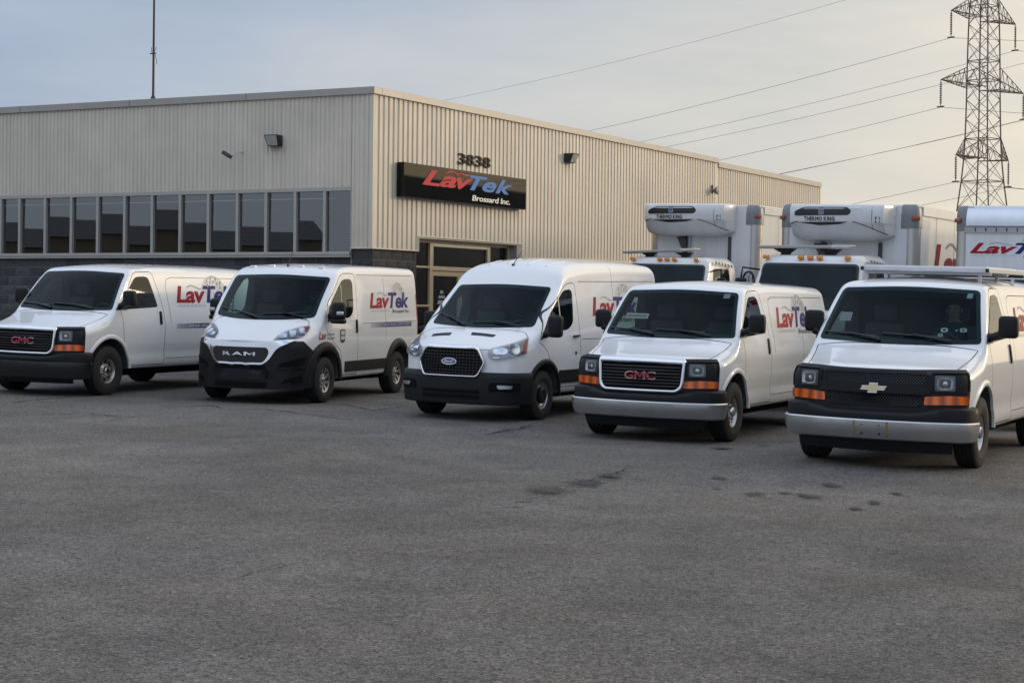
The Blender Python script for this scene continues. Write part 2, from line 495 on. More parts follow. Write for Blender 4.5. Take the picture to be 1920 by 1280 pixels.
def sweep(path, normals, prof, closed=False):
    """profile (side, out) swept along a path that lies on a surface with the given normals"""
    N = len(path); V = []; F = []; k = len(prof)
    for i in range(N):
        a = path[i - 1] if (closed or i > 0) else path[i]
        b = path[(i + 1) % N] if (closed or i < N - 1) else path[i]
        t = (Vector(b) - Vector(a)).normalized(); n = Vector(normals[i]); s = t.cross(n).normalized()
        for (u, w) in prof: V.append(Vector(path[i]) + s * u + n * w)
    for i in range(N if closed else N - 1):
        j = (i + 1) % N
        for q in range(k): F.append((i * k + q, i * k + (q + 1) % k, j * k + (q + 1) % k, j * k + q))
    if not closed: F += [tuple(range(k)), tuple((N - 1) * k + q for q in range(k - 1, -1, -1))]
    return V, F

def bool_op(base_me, ops):
    """ops = list of (mesh, 'DIFFERENCE' | 'INTERSECT'); returns a new mesh"""
    o = bpy.data.objects.new('work', base_me); C.objects.link(o); tmp = [o]
    for me, op in ops:
        c = bpy.data.objects.new('cutter', me); C.objects.link(c); tmp.append(c)
        md = o.modifiers.new('cut', 'BOOLEAN'); md.operation = op; md.object = c; md.solver = 'MANIFOLD'
    dg = bpy.context.evaluated_depsgraph_get()
    res = bpy.data.meshes.new_from_object(o.evaluated_get(dg))
    for t in tmp: bpy.data.objects.remove(t)
    return res

def mk(mb):
    me = bpy.data.meshes.new('cutter'); me.from_pydata(mb.V, [], mb.F)
    b = bmesh.new(); b.from_mesh(me); bmesh.ops.recalc_face_normals(b, faces=b.faces); b.to_mesh(me); b.free()
    return me

# ------------------------------------------------------------------ vans: a lofted body per model, cut into hood, doors and shell
class Shape:
    def __init__(s, T, W0, pf, bow, lean, crown, rz, rx, zb, y0, y1, yc, kinks=()):
        s.T0, s.W0, s.pf, s.bow, s.lean, s.crown, s.rz, s.rx, s.zb, s.yc = T, W0, pf, bow, lean, crown, rz, rx, zb, yc
        ys = list(np.arange(y0, 1.35, 0.03)) + list(np.arange(1.38, y1 - 0.12, 0.11)) + [y1 - 0.12, y1 - 0.08, y1 - 0.05, y1 - 0.025, y1 - 0.01, y1]
        s.y1 = y1
        rings = [s.section(y) for y in ys]
        half = len(rings[0]); V = []; F = []
        def full(R, y, f=1.0):
            zc = (s.zb + R[-1][1]) / 2
            pts = [(x * f, zc + (z - zc) * f) for x, z in R]
            pts = pts + [(-x, z) for x, z in pts[-2:0:-1]]
            W = max(x for x, z in R)
            return [(x, y + s.shift(x, z, y), z) for x, z in pts]
        n = 2 * half - 2
        def addring(r):
            V.extend(r); return len(V) - n
        idx = []
        for f in (0.25, 0.5, 0.72, 0.88, 0.96, 0.99): idx.append(addring(full(rings[0], ys[0] - 0.012 * (1 - f) * 4 * f if f > .5 else ys[0] - 0.012, f)))
        for R, y in zip(rings, ys): idx.append(addring(full(R, y)))
        for f in (0.98, 0.9, 0.6, 0.3): idx.append(addring(full(rings[-1], ys[-1] + 0.01, f)))
        for a, b in zip(idx[:-1], idx[1:]):
            for k in range(n): F.append((a + k, a + (k + 1) % n, b + (k + 1) % n, b + k))
        F.append(tuple(idx[0] + k for k in range(n - 1, -1, -1))); F.append(tuple(idx[-1] + k for k in range(n)))
        me = bpy.data.meshes.new('body_solid'); me.from_pydata(V, [], F)
        b = bmesh.new(); b.from_mesh(me); bmesh.ops.recalc_face_normals(b, faces=b.faces); b.to_mesh(me); b.free(); me.update()
        s.me = me
        s.co = [v.co.copy() for v in me.vertices]
        s.vn = [Vector(n_.vector) for n_ in me.vertex_normals]
        s.polys = [tuple(p.vertices) for p in me.polygons]
        s.bvh = BVHTree.FromPolygons(s.co, s.polys)
        # unrolled front: arc length at z = 0.75 against the polar angle
        th = np.linspace(0, 1.25, 160); pts = []
        for t in th:
            h = s.bvh.ray_cast(Vector((0, s.yc, 0.75)), Vector((math.sin(t), -math.cos(t), 0)))
            pts.append(h[0])
        # ray starts inside: the first hit is the skin
        L = [0.0]
        for a, b_ in zip(pts[:-1], pts[1:]): L.append(L[-1] + (b_ - a).length)
        s.arc, s.th = np.array(L), th
    def W(s, y, z): return s.W0(z) * s.pf(y)
    def T(s, y): return sum(s.T0(y + d) for d in (-0.035, -0.0175, 0, 0.0175, 0.035)) / 5
    def shift(s, x, z, y): return s.bow(y) * (abs(x) / 0.95) ** 2.2 + s.lean(y) * (z - 0.62)
    def section(s, y):
        e = max(0.0, (y - (s.y1 - 0.12)) / 0.12); k = 1 - math.sqrt(max(0, 1 - e * e))
        T, cr = s.T(y) - 0.09 * k, s.crown(y); zc = T - cr; xc = s.W(y, zc) - 0.06 * k
        rz, rx = min(s.rz(y), (zc - s.zb) * 0.5), s.rx(y)
        P = [(0, s.zb), (0.35, s.zb), (0.7, s.zb), (s.W(y, s.zb) - 0.06 - 0.06 * k, s.zb), (s.W(y, s.zb) - 0.02 - 0.06 * k, s.zb + 0.012)]
        za, zt = s.zb + 0.045, zc - rz
        for i in range(26):
            z = za + (zt - za) * i / 25; P.append((s.W(y, z) - 0.06 * k, z))
        p0 = Vector((s.W(y, zt) - 0.06 * k, zt)); p1 = Vector((xc, zc)); xt = xc - rx
        p2 = Vector((xt, T - cr * (xt / xc) ** 2))
        for i in range(1, 10):
            t = i / 10; w = 0.85; b0, b1, b2 = (1 - t) ** 2, 2 * t * (1 - t) * w, t * t
            q = (p0 * b0 + p1 * b1 + p2 * b2) / (b0 + b1 + b2); P.append((q.x, q.y))
        for i in range(11):
            x = xt * (1 - i / 10); P.append((x, T - cr * (x / xc) ** 2))
        return P
    def nrm(s, co, fi):
        vs = s.polys[fi]; w = poly_3d_calc([s.co[v] for v in vs], co); n = Vector((0, 0, 0))
        for a, v in zip(w, vs): n += s.vn[v] * a
        return n.normalized()
    def hit(s, o, d):
        h = s.bvh.ray_cast(Vector(o), Vector(d))
        if h[0] is None:
            h = s.bvh.find_nearest(Vector(o) + Vector(d) * 4)
        return h[0], s.nrm(h[0], h[2])
    def front(s, x, z): return s.hit((x, -4, z), (0, 1, 0))
    def top(s, x, y): return s.hit((x, y, 5), (0, 0, -1))
    def side(s, y, z): return s.hit((4, y, z), (-1, 0, 0))
    def sidem(s, y, z): return s.hit((-4, y, z), (1, 0, 0))
    def wrap(s, a, z):
        t = float(np.interp(abs(a), s.arc, s.th)) * (1 if a >= 0 else -1)
        zz = max(z, s.zb + 0.09)
        h = s.bvh.ray_cast(Vector((0, s.yc, zz)), Vector((math.sin(t), -math.cos(t), 0)))
        n = s.nrm(h[0], h[2]); co = h[0].copy(); co.z = z
        if z < zz: n = Vector((n.x, n.y, 0)).normalized()
        return co, n
    def finish(s, me, name, parent):
        """outside faces white with the smooth normals of the uncut body, cut faces dark"""
        me.materials.clear(); me.materials.append(WHITE); me.materials.append(INTER)
        NB = {}; mi = []; nl = []
        for p in me.polygons:
            c = p.center; h = s.bvh.find_nearest(c)
            out = h[3] < 0.004 and abs(p.normal.dot(s.nrm(h[0], h[2]))) > 0.8
            mi.append(0 if out else 1)
            for v in p.vertices:
                if out:
                    if v not in NB:
                        q = me.vertices[v].co; g = s.bvh.find_nearest(q); NB[v] = s.nrm(g[0], g[2])
                    nl.append(NB[v])
                else: nl.append(p.normal.copy())
        me.polygons.foreach_set('material_index', mi)
        me.polygons.foreach_set('use_smooth', [True] * len(mi))
        me.normals_split_custom_set(nl)
        me.name = name; me.update()
        return me

def mirror_me(me, name):
    m2 = me.copy(); m2.name = name
    b = bmesh.new(); b.from_mesh(m2)
    for v in b.verts: v.co.x = -v.co.x
    bmesh.ops.reverse_faces(b, faces=b.faces); b.to_mesh(m2); b.free(); m2.update()
    return m2

def mirror_poly(P): return [(-a, b) for a, b in reversed(P)]

def ztop(S, pts):
    return pchip([p[0] for p in pts], [p[1] for p in pts])

def piecewise(*segs):
    """list of (y_end, function)"""
    def f(y):
        for ye, g in segs:
            if y <= ye: return g(y)
        return segs[-1][1](y)
    return f

# ---- model 1: long-nosed American cargo van
hood = pchip([-0.90, -0.84, -0.75, -0.5, -0.2, -0.04], [1.00, 1.055, 1.085, 1.15, 1.24, 1.292])
ws = pchip([-0.04, 0.2, 0.45, 0.62], [1.292, 1.56, 1.82, 1.965])
roof = pchip([0.62, 0.72, 0.95, 1.4, 2.2, 3.4, 4.5], [1.965, 2.002, 2.045, 2.075, 2.085, 2.08, 2.06])
EX = Shape(piecewise((-0.04, hood), (0.62, ws), (9, roof)),
           pchip([0.3, 0.42, 0.55, 0.62, 0.8, 1.05, 1.25, 1.36, 1.6, 1.9, 2.1], [0.95, 0.985, 0.995, 0.985, 1.0, 1.005, 0.985, 0.962, 0.915, 0.845, 0.79]),
           pchip([-0.9, -0.86, -0.78, -0.62, -0.3, 4.5], [0.865, 0.92, 0.96, 0.985, 1.0, 1.0]),
           pchip([-0.9, -0.4, 0.0, 0.6, 1.2, 1.4, 4.5], [0.20, 0.17, 0.14, 0.10, 0.02, 0.0, 0.0]),
           pchip([-0.9, -0.4, 0.0, 4.5], [0.06, 0.03, 0.0, 0.0]),
           pchip([-0.9, -0.3, 0.0, 0.6, 1.2, 4.5], [0.015, 0.03, 0.012, 0.015, 0.06, 0.06]),
           pchip([-0.9, -0.3, 0.05, 0.55, 1.2, 4.5], [0.10, 0.12, 0.04, 0.04, 0.10, 0.10]),
           pchip([-0.9, -0.3, 0.05, 0.55, 1.2, 4.5], [0.12, 0.15, 0.05, 0.05, 0.13, 0.13]),
           0.40, -0.87, 4.5, 0.9)
# ---- model 2: snub-nosed front-wheel-drive van
hood = pchip([-1.02, -0.97, -0.85, -0.65, -0.42], [0.965, 1.0, 1.065, 1.19, 1.318])
ws = pchip([-0.42, -0.1, 0.2, 0.36], [1.318, 1.62, 1.885, 2.015])
roof = pchip([0.36, 0.5, 0.75, 1.2, 2.5, 3.95], [2.015, 2.085, 2.15, 2.19, 2.205, 2.19])
RA = Shape(piecewise((-0.42, hood), (0.36, ws), (9, roof)),
           pchip([0.25, 0.4, 0.6, 0.9, 1.2, 1.35, 1.6, 1.95, 2.2], [0.97, 0.995, 1.005, 1.01, 1.005, 0.99, 0.965, 0.925, 0.88]),
           pchip([-1.02, -0.97, -0.87, -0.7, -0.4, 0.0, 4.5], [0.72, 0.80, 0.87, 0.93, 0.97, 1.0, 1.0]),
           pchip([-1.02, -0.4, 0.36, 0.9, 1.2, 4.5], [0.30, 0.25, 0.17, 0.05, 0.0, 0.0]),
           pchip([-1.02, -0.5, 0.0, 4.5], [0.05, 0.03, 0.0, 0.0]),
           pchip([-1.02, -0.5, -0.2, 0.4, 1.2, 4.5], [0.03, 0.05, 0.02, 0.02, 0.04, 0.04]),
           pchip([-1.02, -0.5, -0.2, 0.35, 1.0, 4.5], [0.10, 0.12, 0.05, 0.05, 0.10, 0.10]),
           pchip([-1.02, -0.5, -0.2, 0.35, 1.0, 4.5], [0.14, 0.16, 0.06, 0.06, 0.10, 0.10]),
           0.36, -1.0, 3.97, 0.9)
# ---- model 3: medium-roof van with a sloping hood
hood = pchip([-1.0, -0.95, -0.8, -0.55, -0.36, -0.29], [0.99, 1.035, 1.10, 1.19, 1.255, 1.280])
ws = pchip([-0.29, 0.0, 0.3, 0.585], [1.280, 1.50, 1.725, 1.935])
roof = pchip([0.585, 0.72, 0.92, 1.2, 1.7, 3.0, 4.4], [1.935, 2.065, 2.19, 2.285, 2.335, 2.355, 2.33])
TR = Shape(piecewise((-0.29, hood), (0.585, ws), (9, roof)),
           pchip([0.25, 0.4, 0.6, 0.9, 1.15, 1.3, 1.6, 1.9, 2.2, 2.4], [0.95, 0.985, 1.0, 1.005, 0.99, 0.97, 0.925, 0.875, 0.835, 0.79]),
           pchip([-1.0, -0.96, -0.86, -0.7, -0.4, 0.0, 4.5], [0.76, 0.83, 0.90, 0.95, 0.985, 1.0, 1.0]),
           pchip([-1.0, -0.4, 0.0, 0.58, 1.0, 1.3, 4.5], [0.26, 0.19, 0.15, 0.11, 0.04, 0.0, 0.0]),
           pchip([-1.0, -0.5, 0.0, 4.5], [0.06, 0.03, 0.0, 0.0]),
           pchip([-1.0, -0.6, -0.2, 0.55, 1.3, 4.5], [0.03, 0.045, 0.015, 0.015, 0.09, 0.09]),
           pchip([-1.0, -0.6, -0.2, 0.52, 1.2, 4.5], [0.10, 0.12, 0.05, 0.05, 0.14, 0.14]),
           pchip([-1.0, -0.6, -0.2, 0.52, 1.2, 4.5], [0.14, 0.16, 0.06, 0.06, 0.14, 0.14]),
           0.36, -0.98, 4.40, 0.9)

# wheels: shared meshes
def wheel_meshes(kind, R, w, rr):
    mb = MB(); hw = w / 2
    prof = [(rr - 0.012, -hw * 0.85), (rr + 0.03, -hw * 0.98), (R - 0.05, -hw), (R - 0.015, -hw * 0.92), (R, -hw * 0.78)]
    g = 0.008
    for c in (-0.5, -0.17, 0.17, 0.5):
        prof += [(R, hw * c - g), (R - 0.012, hw * c - g * 0.6), (R - 0.012, hw * c + g * 0.6), (R, hw * c + g)]
    prof += [(R, hw * 0.78), (R - 0.015, hw * 0.92), (R - 0.05, hw), (R - 0.085, hw * 1.0), (R - 0.09, hw * 1.02), (R - 0.10, hw * 1.02), (rr + 0.03, hw * 0.98), (rr + 0.005, hw * 0.90), (rr - 0.012, hw * 0.85)]
    mb.lathe(prof, 48)
    # open ring: drop the two caps and close the inside
    mb.F = mb.F[:-2]; n = 48; L = len(prof)
    for k in range(n): mb.F.append(((L - 1) * n + k, (L - 1) * n + (k + 1) % n, (k + 1) % n, k))
    ty = mk(mb); ty.name = 'tyre'
    ty.materials.append(RUBBER); ty.polygons.foreach_set('use_smooth', [True] * len(ty.polygons)); ty.set_sharp_from_angle(angle=math.radians(38))
    d = hw * 0.86
    mb = MB()
    if kind == 'E':
        prof = [(0.0, d - 0.055), (0.075, d - 0.05), (0.105, d - 0.065), (rr * 0.86, d - 0.055), (rr * 0.92, d - 0.02), (rr * 0.99, d), (rr + 0.004, d - 0.004), (rr, d - 0.03), (rr * 0.94, d - 0.07), (rr * 0.90, -d), (0.0, -d)]
        nh, r1, hs_ = 8, rr * 0.68, (0.030, 0.036)
    elif kind == 'R':
        prof = [(0.0, d - 0.03), (0.06, d - 0.03), (0.09, d - 0.04), (rr * 0.88, d - 0.02), (rr * 0.94, d - 0.012), (rr * 0.99, d), (rr + 0.004, d - 0.004), (rr, d - 0.03), (rr * 0.94, d - 0.07), (rr * 0.90, -d), (0.0, -d)]
        nh, r1, hs_ = 9, rr * 0.66, (0.028, 0.052)
    else:
        prof = [(0.0, d - 0.05), (0.13, d - 0.045), (0.15, d - 0.03), (rr * 0.82, d - 0.05), (rr * 0.90, d - 0.045), (rr * 0.93, d - 0.015), (rr * 0.99, d), (rr + 0.004, d - 0.004), (rr, d - 0.03), (rr * 0.94, d - 0.07), (rr * 0.90, -d), (0.0, -d)]
        nh, r1, hs_ = 16, rr * 0.78, (0.018, 0.018)
    mb.lathe(prof, 48); base = mk(mb)
    ops = []
    hole = MB()
    for k in range(nh):
        a = 2 * PI * (k + 0.5) / nh
        poly = [(hs_[0] * math.cos(q * PI / 6), hs_[1] * math.sin(q * PI / 6)) for q in range(12)]
        poly = [((r1 + v) * math.cos(a) - u_ * math.sin(a) * (1 + 3.0 * v if kind != 'T' else 1), (r1 + v) * math.sin(a) + u_ * math.cos(a) * (1 + 3.0 * v if kind != 'T' else 1)) for u_, v in poly]
        hole.prism(poly, 0, d - 0.14, 0.5)
    rim = bool_op(base, [(mk(hole), 'DIFFERENCE')])
    rim.name = 'rim'; rim.materials.clear(); rim.materials.append(STEEL); rim.materials.append(DARK)
    mi = []
    for p in rim.polygons: mi.append(1 if p.center.x < d - 0.10 and math.hypot(p.center.y, p.center.z) < rr * 0.9 else 0)
    rim.polygons.foreach_set('material_index', mi)
    rim.polygons.foreach_set('use_smooth', [True] * len(rim.polygons)); rim.set_sharp_from_angle(angle=math.radians(30))
    mb = MB()
    if kind == 'E': mb.lathe([(0.072, d - 0.06), (0.070, d - 0.01), (0.058, d + 0.008), (0.03, d + 0.016), (0.0, d + 0.018)], 24)
    elif kind == 'R': mb.lathe([(0.045, d - 0.04), (0.045, d - 0.022), (0.035, d - 0.016), (0.0, d - 0.015)], 24)
    else: mb.lathe([(0.118, d - 0.06), (0.116, d + 0.004), (0.09, d + 0.022), (0.05, d + 0.02), (0.0, d + 0.012)], 28)
    nb = 8 if kind == 'E' else 5 if kind == 'R' else 6
    rb = 0.092 if kind == 'E' else 0.068 if kind == 'R' else 0.075
    for k in range(nb):
        a = 2 * PI * k / nb
        mb.lathe([(0.011, d - 0.07), (0.011, d - 0.032 if kind == 'E' else d - 0.012 if kind == 'R' else d + 0.02), (0.006, d - 0.028 if kind == 'E' else d - 0.008 if kind == 'R' else d + 0.024)], 8, c=(0, rb * math.cos(a), rb * math.sin(a)))
    hc = mk(mb); hc.name = 'hub_cap'; hc.materials.append(HUBCHR if kind != 'T' else BLACKPL)
    hc.polygons.foreach_set('use_smooth', [True] * len(hc.polygons)); hc.set_sharp_from_angle(angle=math.radians(35))
    return ty, rim, hc

WHEELS = {'E': wheel_meshes('E', 0.385, 0.245, 0.212), 'R': wheel_meshes('R', 0.36, 0.23, 0.212), 'T': wheel_meshes('T', 0.352, 0.235, 0.210)}

def add_wheels(t, kind, hw, wb, R):
    for yy in (0.0, wb):
        for sgn in (1, -1):
            M = Matrix.Translation((sgn * hw, yy, R)) @ Matrix.Rotation(0 if sgn > 0 else PI, 4, 'Z') @ Matrix.Rotation(random.uniform(0, 1), 4, 'X')
            w = empty('wheel', M, t)
            for me in WHEELS[kind]: link(me.name, me, w)

def cut_body(S, d):
    """returns meshes: shell, hood, door (driver side); cabin, wheel wells and window openings are cut out"""
    def cyl(y, r):
        mb = MB(); mb.lathe([(r, 0.55), (r, 1.3)], 40, c=(0, y, d['R'])); mb.lathe([(r, -1.3), (r, -0.55)], 40, c=(0, y, d['R'])); return mk(mb)
    cabin = mk(MB().prism(d['cabin'], 0, -d['cabw'], d['cabw']))
    wsp = mk(MB().prism(d['ws_hole'], 1, -1.4, d['ws_depth']))
    swr = MB().prism(d['win_hole'], 0, 0.55, 1.3); swr.prism(d['win_hole'], 0, -1.3, -0.55)
    D = 'DIFFERENCE'
    shell_ops = [(cyl(0, d['arch']), D), (cyl(d['wb'], d['arch']), D), (cabin, D), (wsp, D), (mk(swr), D)]
    solid = bool_op(S.me, shell_ops)
    dp = d['door']; big = inset_poly(dp, -0.010)
    dr = MB().prism(big, 0, 0.60, 1.3); dr.prism(big, 0, -1.3, -0.60)
    hb = inset_poly(d['hood'], -0.010)
    hz0 = d['hood_z']
    extra = []
    for path in d.get('seams', []):
        mb = MB()
        for prj in (S.side, S.sidem):
            pts = []
            for (a, b), (c, e) in zip(path[:-1], path[1:]):
                m = max(2, int(math.hypot(c - a, e - b) / 0.06))
                for i in range(m): pts.append((a + (c - a) * i / m, b + (e - b) * i / m))
            pts.append(path[-1])
            P3 = [prj(*q) for q in pts]
            V, F = sweep([p[0] for p in P3], [p[1] for p in P3], [(-0.0045, -0.008), (0.0045, -0.008), (0.0045, 0.02), (-0.0045, 0.02)])
            mb.add(V, F)
        extra.append((mk(mb), D))
    shell = bool_op(solid, [(mk(dr), D), (mk(MB().prism(hb, 2, hz0 - 0.007, 1.9)), D)] + extra)
    hood_ = bool_op(solid, [(mk(MB().prism(d['hood'], 2, hz0, 1.9)), 'INTERSECT')])
    door = bool_op(solid, [(mk(MB().prism(dp, 0, 0.62, 1.3)), 'INTERSECT')])
    S.finish(shell, 'body', None); S.finish(hood_, 'hood', None); S.finish(door, 'door', None)
    d['me'] = (shell, hood_, door, S.finish(mirror_me(door, 'door'), 'door', None))
    return d

def ccw(P):
    A = sum(P[i - 1][0] * P[i][1] - P[i][0] * P[i - 1][1] for i in range(len(P)))
    return P if A > 0 else P[::-1]

def seat_mesh(mb, x):
    mb.cbox(x - 0.24, x + 0.24, 0.72, 1.16, 0.78, 0.95, 0.05)
    mb.cbox(x - 0.24, x + 0.24, 1.08, 1.22, 0.90, 1.52, 0.05)
    mb.cbox(x - 0.14, x + 0.14, 1.10, 1.20, 1.54, 1.74, 0.04)

def add_front_glass(S, d, t):
    A = d['ws']
    ring_panel('windshield_seal', A, d['ws_hole'], S.front, 0.003, 0.008, TRIMBLK, t)
    panel('windshield', A, S.front, 0.006, 0, GLASS, t, 0.07, 180)

def add_side_glass(S, d, doors):
    for prj, dr, nm in ((S.side, doors[0], 1), (S.sidem, doors[1], -1)):
        ring_panel('window_seal', d['win'], d['win_hole'], prj, 0.003, 0.008, TRIMBLK, dr)
        panel('window_glass', inset_poly(d['win'], 0.004), prj, 0.005, 0, SIDEGL, dr, 0.08, 180)

def wiper(S, t, p0, p1, pivot):
    mb = MB()
    pts = [S.front(p0[0] + (p1[0] - p0[0]) * i / 8, p0[1] + (p1[1] - p0[1]) * i / 8) for i in range(9)]
    mb.tube([c + n * 0.022 for c, n in pts], 0.011, 5)
    c0 = S.front(*pivot); mid = pts[4]
    mb.tube([c0[0] + c0[1] * 0.01, c0[0] + c0[1] * 0.035, mid[0] + mid[1] * 0.04, mid[0] + mid[1] * 0.024], [0.016, 0.013, 0.010, 0.008], 5)
    mb.build('wiper', TRIMBLK, t, 40)

def door_mirror(t, S, xd, y, z, w, dep, h, base, m=BLACKPL, two=False):
    for sg in (1, -1):
        x = xd if sg > 0 else xd - 0.15
        if sg < 0: y += 0.32 if S is TR else 0.10
        mb = MB()
        mb.cbox(sg * x - w / 2, sg * x + w / 2, y, y + dep, z - h / 2, z + h / 2, min(w, dep, h) * 0.36, seg=4)
        bx, by, bz = base
        mb.tube([(sg * bx, by, bz), (sg * (bx + 0.08), by - 0.02, bz + 0.02), (sg * (x - w * 0.2), y + dep * 0.5, z - h * 0.30)], [0.055, 0.045, 0.05], 8)
        if two: mb.cbox(sg * x - w / 2 - 0.01, sg * x + w / 2, y + 0.01, y + dep, z - h * 0.72, z - h * 0.44, 0.03, seg=3)
        o = mb.build('door_mirror', m, t, 50)
        mg = MB().cbox(sg * x - w * 0.40, sg * x + w * 0.40, y + dep - 0.004, y + dep + 0.004, z - h * 0.38, z + h * 0.40, 0.003, seg=1)
        mg.build('mirror_glass', CHROME, o)

def arch_ring(S, t, y, zc, r0, r1, off, m, name, a0=-0.25, a1=PI + 0.25, side=1, thick=0.03, sq=1.0):
    prj = S.side if side > 0 else S.sidem
    n = 28; P = []; Q = []
    for i in range(n + 1):
        a = a0 + (a1 - a0) * i / n
        P.append((y - r1 * math.cos(a) * sq, zc + r1 * math.sin(a))); Q.append((y - r0 * math.cos(a), zc + r0 * math.sin(a)))
    V2 = []; F = []
    for i in range(n + 1):
        for k in range(4):
            f = k / 3; V2.append((Q[i][0] * (1 - f) + P[i][0] * f, Q[i][1] * (1 - f) + P[i][1] * f))
    V = []
    for i, (a, b) in enumerate(V2):
        bb = max(b, S.zb + 0.08); co, nn = prj(a, bb); co = co.copy(); co.z = b
        k = i % 4; V.append(co + Vector((nn.x, nn.y, 0)).normalized() * off * (0.75, 1.0, 0.85, 0.15)[k])
    nV = len(V)
    for i, (a, b) in enumerate(V2):
        v = V[i]; V.append(Vector((v.x - side * thick, v.y, v.z)))
    for i in range(n):
        for k in range(3):
            q = (i * 4 + k, i * 4 + k + 1, (i + 1) * 4 + k + 1, (i + 1) * 4 + k)
            F.append(q); F.append(tuple(x + nV for x in reversed(q)))
        for k in (0, 3):
            q = (i * 4 + k, (i + 1) * 4 + k, (i + 1) * 4 + k + nV, i * 4 + k + nV); F.append(q if k == 0 else q[::-1])
    F.append((0, 1, 2, 3, 3 + nV, 2 + nV, 1 + nV, nV)); e = n * 4
    F.append((e + 3, e + 2, e + 1, e, e + nV, e + 1 + nV, e + 2 + nV, e + 3 + nV))
    return mesh(name, V, F, m, t, 60, recalc=True)

def band(S, name, t, a0, a1, prof, m, n=44, taper=0.12, smooth=40, lift=None):
    """closed profile of (z, off) run round the nose; the ends tuck in towards the body"""
    V = []; F = []; k = len(prof)
    for i in range(n + 1):
        a = a0 + (a1 - a0) * i / n
        e = min(a - a0, a1 - a); f = 1.0 if e > taper else math.sqrt(max(0.0, 1 - (1 - e / taper) ** 2)) * 0.9 + 0.1
        for z, off in prof:
            if lift: z = z + lift(abs(a)) * max(0.0, min(1.0, (z - 0.54) / 0.06))
            co, nn = S.wrap(a, z); V.append(co + Vector((nn.x, nn.y, 0)).normalized() * (off * f if off > 0 else off))
    for i in range(n):
        for q in range(k): F.append((i * k + q, i * k + (q + 1) % k, (i + 1) * k + (q + 1) % k, (i + 1) * k + q))
    F += [tuple(range(k)), tuple(n * k + q for q in range(k - 1, -1, -1))]
    return mesh(name, V, F, m, t, smooth, recalc=True)

def lamp(S, t, poly, off, name='headlight', bowls=(), rim=None, proj=None, dish=0.03, rm=None):
    """dark housing, bright reflector bowls and a clear lens in front of them"""
    pr = proj or S.wrap
    h = panel(name, poly, pr, off, 0.03, rim or TRIMBLK, t, 0.05)
    for (a0, a1, b0, b1, r) in bowls:
        V = []; F = []; N = 8; K = 24
        for i in range(N + 1):
            f = 0.12 + 0.88 * i / N
            for k in range(K):
                an = 2 * PI * k / K; c, s_ = math.cos(an), math.sin(an)
                e = (abs(c) ** r + abs(s_) ** r) ** (-1 / r)
                u_, v_ = c * e * f, s_ * e * f
                co, nn = pr((a0 + a1) / 2 + u_ * (a1 - a0) / 2, (b0 + b1) / 2 + v_ * (b1 - b0) / 2)
                V.append(co + nn * (off + 0.014 - dish * (1 - f * f)))
        for i in range(N):
            for k in range(K): F.append((i * K + k, i * K + (k + 1) % K, (i + 1) * K + (k + 1) % K, (i + 1) * K + k))
        F.append(tuple(range(K)))
        mesh('reflector', V, F, rm or REFLECT, h, 60)
    panel('lens', inset_poly(poly, 0.004), pr, off + 0.018, 0.0, LENS, h, 0.06)
    return h

